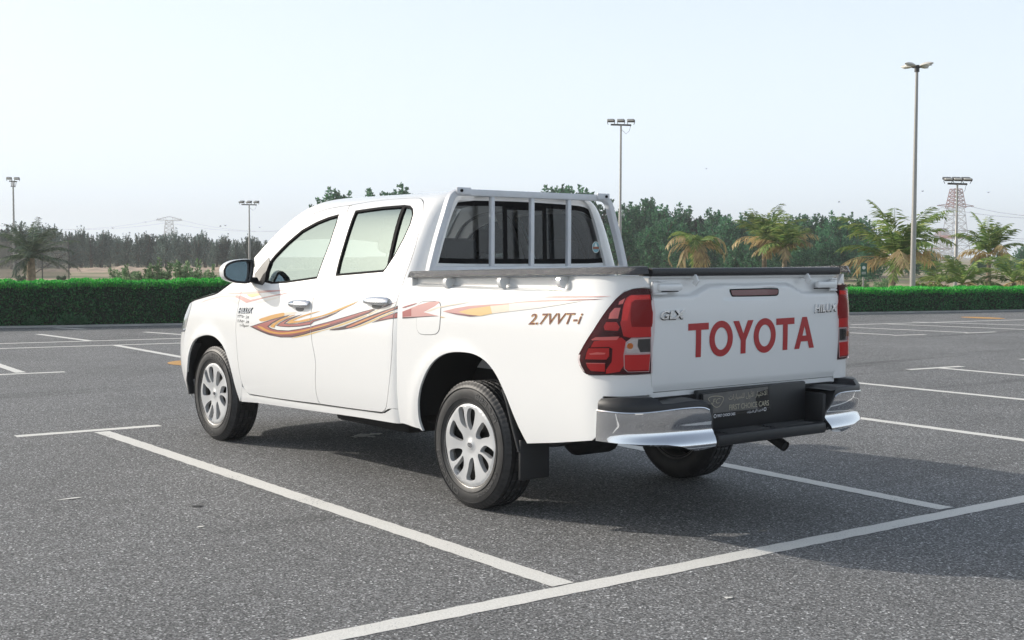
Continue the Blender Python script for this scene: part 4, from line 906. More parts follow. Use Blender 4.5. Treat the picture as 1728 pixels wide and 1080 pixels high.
lettering('side_badge_shadow', cab_surf, 'HILUX', (q[0][0]+0.004, q[0][1]-0.003), (q[1][0]+0.004, q[1][1]-0.003), 0.036, INK, fd, off=0.0014, offset=0.014, shear=0.35)
for body, y_, a_ in (('\u0662\u0663\u0665\u0660 \uFEAF\uFEED', 605, 118), ('\u0662\u0668\u0665\u0660 \uFEAF\uFEED', 690, 118), ('\u0661 \uFE94\uFEDF\uFEEE\uFEE4\uFEA3', 768, 160)):
    q = tc(D1([(a_, y_), (325, y_-1)]), (-2.6, 0.95)); lettering('load_print', cab_surf, body, q[0], q[1], 0.020, INK, fd, off=0.0016, offset=0.006)
# ------------------------------------------------------------------ ground
def node_mat(name):
    m = bpy.data.materials.new(name); m.use_nodes = True; MATS[name] = m; return m, m.node_tree, m.node_tree.nodes['Principled BSDF']
def N(nt, kind, **inp):
    n = nt.nodes.new(kind)
    for k, v in inp.items():
        if k.startswith('_'): setattr(n, k[1:], v)
        else: n.inputs[k.replace('__', ' ')].default_value = v
    return n
def ramp(nt, src, stops):
    r = nt.nodes.new('ShaderNodeValToRGB'); e = r.color_ramp.elements
    while len(e) < len(stops): e.new(0.5)
    for el_, (p, c) in zip(e, stops): el_.position = p; el_.color = (*c, 1) if len(c) == 3 else c
    nt.links.new(src, r.inputs[0]); return r
def asphalt_nodes(nt, co, lift=1.0):
    """speckled aggregate: returns colour socket and height socket"""
    g = lambda v: (v*lift*0.985, v*lift*0.99, v*lift*0.99)
    v1 = N(nt, 'ShaderNodeTexVoronoi', Scale=135.0); v2 = N(nt, 'ShaderNodeTexNoise', Scale=75.0, Detail=4.0, Roughness=0.75); v3 = N(nt, 'ShaderNodeTexNoise', Scale=0.55, Detail=6.0, Roughness=0.6)
    for v in (v1, v2, v3): nt.links.new(co, v.inputs['Vector'])
    sep_ = nt.nodes.new('ShaderNodeSeparateColor'); nt.links.new(v1.outputs['Color'], sep_.inputs[0])
    a = ramp(nt, sep_.outputs[0], [(0.0, g(0.045)), (0.45, g(0.10)), (0.80, g(0.16)), (0.96, g(0.24)), (1.0, g(0.50))])
    b = ramp(nt, v2.outputs['Fac'], [(0.30, (0.45,)*3), (0.52, (1.0,)*3), (0.75, (1.6,)*3)])
    c = ramp(nt, v3.outputs['Fac'], [(0.25, (0.80,)*3), (0.75, (1.16,)*3)])
    m1 = N(nt, 'ShaderNodeMix', _data_type='RGBA', _blend_type='MULTIPLY'); m1.inputs[0].default_value = 1; nt.links.new(a.outputs[0], m1.inputs[6]); nt.links.new(b.outputs[0], m1.inputs[7])
    m2 = N(nt, 'ShaderNodeMix', _data_type='RGBA', _blend_type='MULTIPLY'); m2.inputs[0].default_value = 1; nt.links.new(m1.outputs[2], m2.inputs[6]); nt.links.new(c.outputs[0], m2.inputs[7])
    # dark rolled seams running across the bays
    wv = N(nt, 'ShaderNodeMapping'); wv.inputs['Scale'].default_value = (0.55, 0.035, 1); wv.inputs['Rotation'].default_value = (0, 0, R(-3)); nt.links.new(co, wv.inputs[0])
    n4 = N(nt, 'ShaderNodeTexNoise', Scale=3.2, Detail=4.0); nt.links.new(wv.outputs[0], n4.inputs['Vector'])
    d = ramp(nt, n4.outputs['Fac'], [(0.34, (0.74,)*3), (0.42, (1.0,)*3)])
    m3 = N(nt, 'ShaderNodeMix', _data_type='RGBA', _blend_type='MULTIPLY'); m3.inputs[0].default_value = 1; nt.links.new(m2.outputs[2], m3.inputs[6]); nt.links.new(d.outputs[0], m3.inputs[7])
    return m3.outputs[2], v2.outputs['Fac'], v1.outputs['Distance']
ASPH, nt, bs_ = node_mat('asphalt'); tcn = nt.nodes.new('ShaderNodeTexCoord')
colo, hgt, dst = asphalt_nodes(nt, tcn.outputs['Object'], 1.62); nt.links.new(colo, bs_.inputs['Base Color']); bs_.inputs['Roughness'].default_value = 0.82; bs_.inputs['Specular IOR Level'].default_value = 0.35
bp = N(nt, 'ShaderNodeBump', Strength=0.55, Distance=0.012); nt.links.new(hgt, bp.inputs['Height']); nt.links.new(bp.outputs[0], bs_.inputs['Normal'])
LINEP, nt, bs_ = node_mat('line_paint'); tcn = nt.nodes.new('ShaderNodeTexCoord')
colo, hgt, dst = asphalt_nodes(nt, tcn.outputs['Object'], 1.2)
n1 = N(nt, 'ShaderNodeTexNoise', Scale=110.0, Detail=3.0); n2 = N(nt, 'ShaderNodeTexNoise', Scale=2.2, Detail=4.0)
for n_ in (n1, n2): nt.links.new(tcn.outputs['Object'], n_.inputs['Vector'])
ad = N(nt, 'ShaderNodeMath', _operation='MULTIPLY_ADD'); ad.inputs[1].default_value = 0.5; nt.links.new(n2.outputs['Fac'], ad.inputs[0]); nt.links.new(n1.outputs['Fac'], ad.inputs[2])
wr = ramp(nt, ad.outputs[0], [(0.90, (0, 0, 0)), (1.0, (1, 1, 1))]); mx = N(nt, 'ShaderNodeMix', _data_type='RGBA'); nt.links.new(wr.outputs[0], mx.inputs[0])
tint = ramp(nt, n1.outputs['Fac'], [(0.3, (0.66, 0.645, 0.60)), (0.7, (0.84, 0.825, 0.78))]); nt.links.new(tint.outputs[0], mx.inputs[6]); nt.links.new(colo, mx.inputs[7]); nt.links.new(mx.outputs[2], bs_.inputs['Base Color']); bs_.inputs['Roughness'].default_value = 0.75
bp = N(nt, 'ShaderNodeBump', Strength=0.35, Distance=0.01); nt.links.new(hgt, bp.inputs['Height']); nt.links.new(bp.outputs[0], bs_.inputs['Normal'])
SAND, nt, bs_ = node_mat('sand'); tcn = nt.nodes.new('ShaderNodeTexCoord')
n1 = N(nt, 'ShaderNodeTexNoise', Scale=0.16, Detail=7.0, Roughness=0.65); nt.links.new(tcn.outputs['Object'], n1.inputs['Vector'])
r1 = ramp(nt, n1.outputs['Fac'], [(0.34, (0.05, 0.105, 0.025)), (0.46, (0.20, 0.19, 0.09)), (0.56, (0.36, 0.27, 0.18)), (0.72, (0.44, 0.34, 0.25))]); nt.links.new(r1.outputs[0], bs_.inputs['Base Color']); bs_.inputs['Roughness'].default_value = 0.95

hA, hB = np.array(on_ground(0, 553))[:2], np.array(on_ground(1728, 524))[:2]
hd = (hB-hA)/np.linalg.norm(hB-hA); hn = np.array([-hd[1], hd[0]]); hn = hn if hn@(hA-CAM[:2]) > 0 else -hn       # along the hedge, and away from the camera
far = 90.0
P = [hA-hd*far-hn*0.05, hB+hd*far-hn*0.05, hB+hd*far-hn*160, hA-hd*far-hn*160]
lot = MB().add([(p[0], p[1], 0) for p in P], [(0, 1, 2, 3)]).build('parking_lot', ASPH, None, None); tag(lot, 'grey speckled asphalt of the open car park', 'parking lot', kind='structure')
sandg = MB().add([(-1000, -1000, -0.03), (1000, -1000, -0.03), (1000, 1000, -0.03), (-1000, 1000, -0.03)], [(0, 1, 2, 3)]).build('sand_ground', SAND, None, None); tag(sandg, 'sandy ground with sparse grass beyond the hedge', 'sand', kind='structure')
kp = [np.r_[hA-hd*40, 0], np.r_[hB+hd*40, 0]]
kerb = MB().sweep([(p[0]-hn[0]*0.10, p[1]-hn[1]*0.10, 0.012) for p in kp], [(0.07, -0.03), (0.07, 0.014), (0.06, 0.02), (-0.06, 0.02), (-0.07, 0.014), (-0.07, -0.03)]).build('kerb', mat('kerb_concrete', (0.36, 0.355, 0.34), 0.9, noise=(3, 0.2)), None); tag(kerb, 'low pale concrete edging along the foot of the hedge', 'kerb', kind='structure')

TH = R(-1.51); bx_, by_ = np.array([math.cos(TH), math.sin(TH)]), np.array([-math.sin(TH), math.cos(TH)])
def strip(a, b, w=0.115, z=0.002, jit=0.004):
    a, b = np.array(a[:2], float), np.array(b[:2], float); d = b-a; L = np.linalg.norm(d); d /= L; n = np.array([-d[1], d[0]]); k = max(2, int(L/0.06)); V = []; F = []
    for i in range(k+1):
        p = a+d*L*i/k
        for sg in (-1, 1): q = p+n*sg*(w/2+random.uniform(-jit, jit)); V.append((q[0], q[1], z))
    F = [(2*i, 2*i+2, 2*i+3, 2*i+1) for i in range(k)]
    return MB().add(V, F).build('painted_line', LINEP, lot, None)
og = lambda x, y: on_ground(x, y)[:2]
near_a, near_b = og(560, 1075), og(1728, 842.1); dd = (near_b-near_a)/np.linalg.norm(near_b-near_a)
strip(near_a-dd*4, near_b+dd*9, 0.115)
def bay(px_a, px_b, ext_a=0.0, ext_b=0.0, **kw):
    a, b = og(*px_a), og(*px_b); d = (b-a)/np.linalg.norm(b-a); strip(a-d*ext_a, b+d*ext_b, **kw)
bay((172, 728.8), (955, 989), 0, -0.02, z=0.0024)
bay((1214.9, 783.4), (1601.8, 859.6), 3.9, -0.02, z=0.0024)
bay((1423.3, 702.2), (1728, 743.2), 2.8, 1.2, z=0.0024)
bay((1443.6, 646), (1728, 674.5), 1.2, 2.6, z=0.0024); bay((1581.5, 620.8), (1728, 633.8), 0, 3.5, z=0.0024)
for a, b in (((26.2, 736.7), (270, 718.2)), ((-60, 635), (108.9, 627.6)), ((1532.7, 623.9), (1624.3, 618.2)), ((1506, 566.2), (1562, 564.5)), ((1628, 562.2), (1680, 560.2)), ((1437, 548), (1800, 537.5)), ((-120, 592), (480, 573.8)), ((-120, 583.5), (480, 566))): bay(a, b, w=0.105)
for a, b in (((-40, 603.5), (35.6, 629)), ((195.6, 582.9), (330, 607)), ((64.4, 564), (151, 575.3)), ((92, 553.3), (142, 555.5)), ((244, 560.4), (330, 566.5)), ((1380, 559), (1506, 565.3)), ((1380, 550), (1633, 561.3)), ((1498.5, 547), (1760, 557.3)), ((1540, 543.3), (1760, 549.8)), ((1722, 606), (1760, 609))): bay(a, b, w=0.115, z=0.0024)
ORG = mat('orange_paint', (0.55, 0.30, 0.09), 0.8, noise=(40, 0.25))
def blot(name, c, a, b, m, z=0.004, n=28, rag=0.0):
    V = [(c[0], c[1], z)]
    for i in range(n):
        t = 2*math.pi*i/n; k = 1+random.uniform(-rag, rag); p = np.array(c)+by_*a*k*math.cos(t)+bx_*b*k*math.sin(t); V.append((p[0], p[1], z))
    return MB().add(V, [(0, i+1, (i+1) % n+1) for i in range(n)]).build(name, m, lot, None)
c0 = og(285, 612); blot('painted_dot', c0+CR[:2]*0.42, 0.42, 0.46, ORG)
blot('painted_dot', og(1658, 536.5), 0.32, 0.5, ORG)
spk = LINEP
for i in range(16):
    c = og(592+random.random()*44, 733+random.random()*5); blot('paint_splash', c, random.uniform(0.015, 0.05), random.uniform(0.02, 0.05), spk, z=0.004+0.0001*i, n=9, rag=0.5)
for x, y, a in ((120, 842, 0.06), (338, 890, 0.022), (1228, 1010, 0.02)): blot('paint_fleck', og(x, y), a, 0.014, LINEP, n=10, rag=0.4)
blot('tar_spot', og(334, 855), 0.035, 0.02, mat('tar', (0.012, 0.012, 0.012), 0.6), n=12, rag=0.4)

# ------------------------------------------------------------------ foliage materials
def leaf_mat(name, cols, trans=0.35, rough=0.55, spec=0.4):
    m = bpy.data.materials.new(name); m.use_nodes = True; nt = m.node_tree; b = nt.nodes['Principled BSDF']; out = nt.nodes['Material Output']
    g = nt.nodes.new('ShaderNodeNewGeometry'); r = ramp(nt, g.outputs['Random Per Island'], [(i/(len(cols)-1), c) for i, c in enumerate(cols)])
    oi = nt.nodes.new('ShaderNodeObjectInfo'); hv = N(nt, 'ShaderNodeMapRange'); hv.inputs['To Min'].default_value = 0.65; hv.inputs['To Max'].default_value = 1.4; nt.links.new(oi.outputs['Random'], hv.inputs['Value'])
    mm = N(nt, 'ShaderNodeMix', _data_type='RGBA', _blend_type='MULTIPLY'); mm.inputs[0].default_value = 1; nt.links.new(r.outputs[0], mm.inputs[6]); nt.links.new(hv.outputs[0], mm.inputs[7])
    nt.links.new(mm.outputs[2], b.inputs['Base Color']); b.inputs['Roughness'].default_value = rough; b.inputs['Specular IOR Level'].default_value = spec
    t = nt.nodes.new('ShaderNodeBsdfTranslucent'); nt.links.new(mm.outputs[2], t.inputs[0]); x = nt.nodes.new('ShaderNodeMixShader'); x.inputs[0].default_value = trans
    nt.links.new(b.outputs[0], x.inputs[1]); nt.links.new(t.outputs[0], x.inputs[2]); nt.links.new(x.outputs[0], out.inputs[0]); MATS[name] = m; return m
L_HEDGE = leaf_mat('hedge_leaf', [(0.018, 0.11, 0.045), (0.028, 0.18, 0.06), (0.04, 0.25, 0.075), (0.08, 0.32, 0.09)], 0.4)
L_SUNTOP = leaf_mat('hedge_sunlit_leaf', [(0.015, 0.26, 0.03), (0.025, 0.42, 0.05), (0.06, 0.55, 0.07), (0.18, 0.66, 0.12)], 0.5)  # hedge leaf with the sunlit brightness of the top put into its colour
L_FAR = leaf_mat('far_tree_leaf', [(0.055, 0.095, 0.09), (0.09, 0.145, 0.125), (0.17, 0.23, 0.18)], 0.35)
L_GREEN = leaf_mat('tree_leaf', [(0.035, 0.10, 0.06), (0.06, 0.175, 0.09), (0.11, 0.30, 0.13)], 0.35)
L_PALE = leaf_mat('shrub_leaf', [(0.07, 0.16, 0.06), (0.15, 0.25, 0.12), (0.32, 0.40, 0.24)], 0.35)
L_PALM = leaf_mat('palm_leaf', [(0.09, 0.19, 0.05), (0.19, 0.29, 0.07), (0.38, 0.42, 0.14)], 0.42)
L_DRY = leaf_mat('dry_palm_leaf', [(0.36, 0.26, 0.13), (0.55, 0.42, 0.23), (0.50, 0.44, 0.19)], 0.35)
L_DATE = leaf_mat('date_palm_leaf', [(0.055, 0.10, 0.065), (0.09, 0.14, 0.085), (0.15, 0.19, 0.12)], 0.35)
BARK = mat('bark', (0.13, 0.10, 0.075), 0.9, noise=(6, 0.35)); PBARK = mat('palm_bark', (0.24, 0.19, 0.13), 0.9, noise=(9, 0.4))
def leaf_quads(C, D, size, aspect=0.5, up=None):
    """C centres, D leaf directions -> quad soup arrays (diamond leaves)"""
    n = len(C); D = D/(np.linalg.norm(D, axis=1, keepdims=True)+1e-9); A_ = rng.normal(size=(n, 3)); S = np.cross(D, A_); S /= np.linalg.norm(S, axis=1, keepdims=True)+1e-9
    L = (size*rng.uniform(0.7, 1.3, n))[:, None]; a = C-D*L*0.5; b = C+S*L*aspect*0.5; c = C+D*L*0.5; d = C-S*L*aspect*0.5
    return np.stack([a, b, c, d], 1).reshape(-1, 3)
def soup(name, V, m, parent=None, kind=None):
    n = len(V)//4; me = bpy.data.meshes.new(name); me.vertices.add(len(V)); me.vertices.foreach_set('co', np.asarray(V, np.float32).ravel())
    me.loops.add(len(V)); me.loops.foreach_set('vertex_index', np.arange(len(V), dtype=np.int32)); me.polygons.add(n); me.polygons.foreach_set('loop_start', np.arange(0, len(V), 4, dtype=np.int32)); me.update(calc_edges=True)
    return link(name, me, m, parent) if parent is not False else me
# ------------------------------------------------------------------ hedges
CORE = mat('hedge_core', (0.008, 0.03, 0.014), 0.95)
def hedge(t0, t1, h, depth, label, dens):
    a = hA+hd*t0; L = t1-t0; root = empty('hedge', (a[0], a[1], 0)); tag(root, label, 'hedge', 'clipped hedges along the car park')
    ax, nx = np.r_[hd, 0], np.r_[hn, 0]; up = np.array([0, 0, 1.0]); B = []
    c = MB()
    for i in range(1): pass
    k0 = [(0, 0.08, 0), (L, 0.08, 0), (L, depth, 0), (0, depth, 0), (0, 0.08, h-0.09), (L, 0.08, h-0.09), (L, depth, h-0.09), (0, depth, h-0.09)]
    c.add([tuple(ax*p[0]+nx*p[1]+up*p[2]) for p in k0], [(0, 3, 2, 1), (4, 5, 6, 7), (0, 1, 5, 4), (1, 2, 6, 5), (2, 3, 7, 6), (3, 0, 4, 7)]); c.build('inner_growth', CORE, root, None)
    nf = int(L*h*dens); u = rng.uniform(0, L, nf); z = rng.uniform(0.0, h, nf)
    bulge = 0.035*np.sin(u*2.1+1)*np.sin(z*5)+0.02*np.sin(u*7.3)
    C1 = u[:, None]*ax+(rng.uniform(-0.03, 0.10, nf)+bulge)[:, None]*nx+z[:, None]*up
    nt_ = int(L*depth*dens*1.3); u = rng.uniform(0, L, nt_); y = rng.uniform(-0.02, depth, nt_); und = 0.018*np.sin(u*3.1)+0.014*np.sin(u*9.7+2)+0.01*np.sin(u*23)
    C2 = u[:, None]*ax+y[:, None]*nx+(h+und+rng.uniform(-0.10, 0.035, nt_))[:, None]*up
    D1_ = rng.normal(size=(nf, 3))*0.8-nx*0.5+up*0.55; D2_ = rng.normal(size=(nt_, 3))*0.55+up*0.9
    soup('foliage', leaf_quads(C1, D1_, 0.052, 0.48), L_HEDGE, root); soup('sunlit_top', leaf_quads(C2, D2_, 0.056, 0.45), L_SUNTOP, root)  # top leaves take the brighter green that paints sunlight on the hedge
Ltot = float(np.linalg.norm(hB-hA))
hedge(-7.0, 11.5, 0.80, 0.95, 'taller clipped green hedge behind the bonnet and left side of the pickup', 2300)
hedge(11.9, Ltot+3.5, 0.545, 0.9, 'lower clipped green hedge running past the tailgate in front of the coconut palms', 2300)
# weeds at the foot of the tall hedge
for x_, y_, r_ in ((55, 546, 0.20), (112, 545, 0.22), (138, 545, 0.18), (196, 542, 0.17), (222, 541, 0.16)):
    p = on_ground(x_, y_+6); n = 420; d = rng.normal(size=(n, 3)); d[:, 2] = abs(d[:, 2])+0.2; d /= np.linalg.norm(d, axis=1, keepdims=True); C = d*(r_*rng.uniform(0.2, 1.0, n))[:, None]
    o = soup('weed', leaf_quads(C, d, 0.07, 0.22), leaf_mat('weed_leaf', [(0.03, 0.12, 0.05), (0.06, 0.2, 0.09)], 0.3) if 'weed_leaf' not in MATS else MATS['weed_leaf']); o.location = (p[0], p[1], 0.03); tag(o, 'small spiky green weed growing out of the foot of the tall hedge', 'weed', 'weeds at the hedge foot')

# ------------------------------------------------------------------ trees
def crown_pts(h, w, nshoot, per, seed, low=0.05, fat=1.0, lean=0.0):
    """crown of many rising leafy shoots: ragged spiky outline with gaps"""
    r = np.random.default_rng(seed); C = []; D = []; cl = []
    for i in range(nshoot):
        t = (i+r.uniform(0, 1))/nshoot; z0 = h*(low+0.62*t); a = r.uniform(0, 2*math.pi); out = w/2*(1-0.62*t**1.8)*r.uniform(0.30, 1.0); L = h*r.uniform(0.16, 0.38)*(1-0.15*t)
        b = np.array([0.35*out*math.cos(a)+lean*t, 0.35*out*math.sin(a), z0]); e = np.array([out*math.cos(a)+lean*(t+.2), out*math.sin(a), min(z0+L, h*r.uniform(0.93, 1.0))])
        n = int(per*r.uniform(0.6, 1.4)); q = r.uniform(0, 1, n); rad = 0.135*w*fat*(1.12-q)*r.uniform(0.7, 1.3); d = r.normal(size=(n, 3)); d /= np.linalg.norm(d, axis=1, keepdims=True)
        C.append(b+(e-b)*q[:, None]+d*(rad*r.uniform(0.2, 1, n))[:, None]*[1, 1, 1.1]); D.append(d*0.7+r.normal(size=(n, 3))*0.5+[0, 0, 0.6]); cl.append((e[0], e[1], e[2], 0.1))
    return np.concatenate(C), np.concatenate(D), cl
def tree_meshes(h, w, seed, nclump, per, leaf, low=0.12, lean=0.0, airy=1.0):
    C, D, cl = crown_pts(h, w, nclump, per, seed, low, airy, lean); C[:, 2] = np.maximum(C[:, 2], 0.05)
    cm = soup('crown', leaf_quads(C, D, leaf, 0.55), None, False)
    t = MB(); r = random.Random(seed); pts = [(0, 0, -0.05), (0.03*h*r.uniform(-1, 1), 0.03*h*r.uniform(-1, 1), 0.3*h), (0.05*h*r.uniform(-1, 1)+lean*.5, 0.04*h*r.uniform(-1, 1), 0.62*h), (lean, 0, 0.80*h)]
    t.tube(pts, [0.035*h, 0.024*h, 0.014*h, 0.004*h], 7)
    for x, y, z, s in cl[::4]:
        z0 = max(0.12*h, z-0.35*h*r.uniform(0.5, 1)); t.tube([(pts[1][0]*0.7, pts[1][1]*0.7, z0), (x*0.55, y*0.55, (z+z0)/2+0.03*h), (x, y, z)], [0.010*h, 0.007*h, 0.003*h], 5)
    return cm, t.mesh('trunk', 60)
far_protos = [tree_meshes(1.0*5.0, 3.0+0.5*(k % 2), 100+k, 64, 72, 0.15, low=0.0, lean=0.25*(k-2), airy=0.85) for k in range(5)]
grn_protos = [tree_meshes(5.0, 3.6+0.4*(k % 2), 200+k, 90, 92, 0.18, low=0.0, lean=0.2*(k-2), airy=1.3) for k in range(5)]
def plant_tree(protos, k, px_x, dist, top_y, label, group, lm, wf=1.0):
    p = at_dist(px_x, dist); h = CAM[2]+(429.5+0.0*px_x-top_y)*dist/FPX; o = empty('tree', tuple(p)); s = h/4.62; o.scale = (s*wf, s*wf, s); o.rotation_euler = (0, 0, random.uniform(0, 6.28)); tag(o, label, 'tree', group)
    cm, tm = protos[k % len(protos)]; link('crown', cm, lm, o); link('trunk', tm, BARK, o)
def top_at(xs, ys): return lambda x: float(np.interp(x, xs, ys))
f1 = top_at([-40, 60, 130, 200, 260, 320, 400, 470, 600], [385, 380, 390, 392, 396, 392, 398, 402, 396])
x = -150; k = 0
while x < 560:
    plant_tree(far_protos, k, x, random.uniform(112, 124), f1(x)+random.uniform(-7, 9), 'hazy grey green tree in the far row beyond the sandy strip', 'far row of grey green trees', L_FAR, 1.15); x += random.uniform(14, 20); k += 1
x = -150
while x < 560:
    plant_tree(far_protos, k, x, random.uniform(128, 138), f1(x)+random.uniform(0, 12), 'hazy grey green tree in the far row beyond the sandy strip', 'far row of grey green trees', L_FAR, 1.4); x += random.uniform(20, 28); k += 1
f2 = top_at([500, 552, 580, 640, 690, 720, 800, 900, 950, 985, 1040, 1110, 1200, 1300, 1420, 1470, 1485], [340, 320, 338, 318, 312, 330, 322, 318, 309, 316, 336, 332, 352, 358, 352, 360, 372])
k = 0
GX = [548, 570, 634, 664, 688, 912, 944, 972]; x = 1012
while x < 1482: GX.append(x); x += random.uniform(22, 32)
for x in GX:
    plant_tree(grn_protos, k, x, random.uniform(82, 92), f2(x)+random.uniform(-4, 10)*(x > 1000), 'dense green tree in the row behind the coconut palms' if x > 1000 else 'leafy tree top showing above the cab roof of the pickup', 'row of dense green trees' if x > 1000 else 'tree tops above the cab', L_GREEN, 1.2); k += 1
for x in (598, 720, 748, 778, 806, 835, 862, 888): plant_tree(grn_protos, k, x, random.uniform(84, 92), 352, 'dense green tree in the row behind the coconut palms', 'row of dense green trees', L_GREEN, 1.25); k += 1
x = 1050
while x < 1490:
    plant_tree(grn_protos, k, x, random.uniform(68, 76), f2(x)+random.uniform(26, 50), 'lower bushy green tree standing in front of the dense row', 'lower bushy trees before the dense row', L_GREEN, 1.15); x += random.uniform(30, 46); k += 1
for x, d_, ty in ((1570, 96, 418), (1610, 110, 430), (1652, 100, 428), (1690, 120, 420), (1722, 112, 412), (1745, 100, 408), (1540, 90, 410)):
    plant_tree(grn_protos, k, x, d_, ty, 'low rounded green tree below the power pylon', 'low trees below the pylon', L_GREEN, 1.4); k += 1

# ------------------------------------------------------------------ palms
def palm(px_x, dist, crown_y, base_w, nfr, flen, label, dry=0.4, droop=1.0, erect=0.3, lm=None, seed=0, lean=(0, 0), trunk_h=None, leaflet=0.30, name='palm_tree', low=-0.30):
    r = random.Random(seed); p = at_dist(px_x, dist); hz_ = trunk_h if trunk_h is not None else CAM[2]+(429-crown_y)*dist/FPX; root = empty(name, tuple(p)); tag(root, label, 'palm tree', 'palm trees behind the hedge')
    t = MB(); pts = []; n = 22
    for i in range(n+1):
        q = i/n; pts.append((lean[0]*(1-q*q), lean[1]*(1-q*q), hz_*q-0.05))
    t.tube(pts, [base_w*(1.25-0.45*i/n)*(1+0.10*(i % 2)) for i in range(n+1)], 9); t.build('trunk', PBARK, root, 60)
    for i in range(nfr):
        a = 2.399963*i+r.uniform(-0.35, 0.35); lv = i/nfr                       # 0 lowest, 1 highest
        el0 = low+(1.42-low)*lv**0.85+erect*0.4+r.uniform(-0.2, 0.2); L = flen*r.uniform(0.75, 1.2)*(0.82+0.25*math.sin(math.pi*lv)); isdry = lv < dry and r.random() < 0.75
        u = np.array([math.cos(a), math.sin(a), 0]); pos = np.array([0, 0, hz_-0.03*(1-lv)]); rp = [pos.copy()]; el_ = min(el0, 1.5); m_ = 13; kk = droop*r.uniform(0.6, 1.15); fb = MB(); tw = r.uniform(-0.03, 0.03)
        for j in range(m_):
            el_ -= kk*(0.03+0.15*(j/m_))*(1.2 if isdry else 1.0); u = np.array([u[0]*math.cos(tw)-u[1]*math.sin(tw), u[0]*math.sin(tw)+u[1]*math.cos(tw), 0]); pos = pos+L/m_*(u*math.cos(el_)+np.array([0, 0, math.sin(el_)])); rp.append(pos.copy())
        fb.tube(rp, [0.020*(1-0.8*j/m_) for j in range(m_+1)], 4)
        rp = np.array(rp); side = np.cross(u, [0, 0, 1.0]); V = []
        for j in np.linspace(0.14, 1.0, 30):
            f = j*m_; i0 = min(int(f), m_-1); c = rp[i0]+(rp[i0+1]-rp[i0])*(f-i0); tg_ = rp[i0+1]-rp[i0]; tg_ = tg_/np.linalg.norm(tg_); nrm = np.cross(side, tg_)
            for sg in (-1, 1):
                if r.random() < (0.30 if isdry else 0.10): continue
                ll = leaflet*(0.50+0.75*math.sin(math.pi*min(1, 0.15+0.8*j)))*r.uniform(0.6, 1.2)
                d = side*sg*r.uniform(0.55, 0.95)+tg_*r.uniform(0.5, 0.9)+np.array([0, 0, -1.0])*(0.18+0.35*isdry+0.35*r.random()); d = d/np.linalg.norm(d); w_ = np.cross(d, nrm); w_ = w_/np.linalg.norm(w_)*0.024*(leaflet/0.3)
                e = c+d*ll-np.array([0, 0, 0.10*ll]); mid = c+d*ll*0.45; V += [tuple(c), tuple(mid+w_), tuple(e), tuple(mid-w_)]
        fb.add(V, [(4*i_, 4*i_+1, 4*i_+2, 4*i_+3) for i_ in range(len(V)//4)]); fb.build('frond', L_DRY if isdry else (lm or L_PALM), root, None)
    return root
palm(52, 46, 436, 0.14, 34, 1.55, 'young grey green date palm with stout trunk standing before the wire fence', dry=0.0, droop=0.75, erect=0.25, lm=L_DATE, seed=3, leaflet=0.24, name='date_palm')
palm(1176, 47, 414, 0.10, 22, 1.30, 'drooping half dry coconut palm with hanging brown fronds above the tailgate', dry=0.6, droop=1.75, erect=0.0, seed=5, leaflet=0.34, name='coconut_palm')
palm(1290, 47, 402, 0.085, 20, 1.5, 'taller coconut palm with upright green centre fronds, one of a touching pair', dry=0.3, droop=0.85, erect=0.6, low=-0.05, seed=8, leaflet=0.34, name='coconut_palm')
palm(1324, 46, 414, 0.085, 22, 1.20, 'shorter coconut palm with tan lower fronds, leaning on its taller twin', dry=0.42, droop=1.0, erect=0.5, low=-0.15, seed=12, leaflet=0.34, name='coconut_palm')
palm(1513, 37, 436, 0.085, 26, 1.85, 'broad coconut palm with long yellow green fronds behind the tall lamp post', dry=0.34, droop=0.95, erect=0.55, low=-0.05, seed=21, leaflet=0.40, lean=(0.1, 0.1), name='coconut_palm')
palm(1669, 44, 424, 0.075, 20, 1.25, 'slim coconut palm with bare trunk rising above the low hedge by the pylon', dry=0.25, droop=0.85, erect=0.5, low=0.15, seed=31, leaflet=0.32, name='coconut_palm')
palm(1626, 40, 478, 0.08, 14, 1.25, 'short young palm spreading fronds just above the hedge below the floodlight mast', dry=0.2, droop=1.0, erect=0.35, seed=41, leaflet=0.3, trunk_h=0.55, name='young_palm')
palm(1712, 41, 478, 0.08, 14, 1.25, 'short bright green young palm beside the bare trunked coconut palm', dry=0.1, droop=0.9, erect=0.45, seed=47, leaflet=0.3, trunk_h=0.6, name='young_palm')
palm(1585, 43, 478, 0.07, 12, 1.1, 'short shaded young palm half hidden by the tall lamp post', dry=0.3, droop=1.1, erect=0.2, seed=53, leaflet=0.3, trunk_h=0.5, name='young_palm')

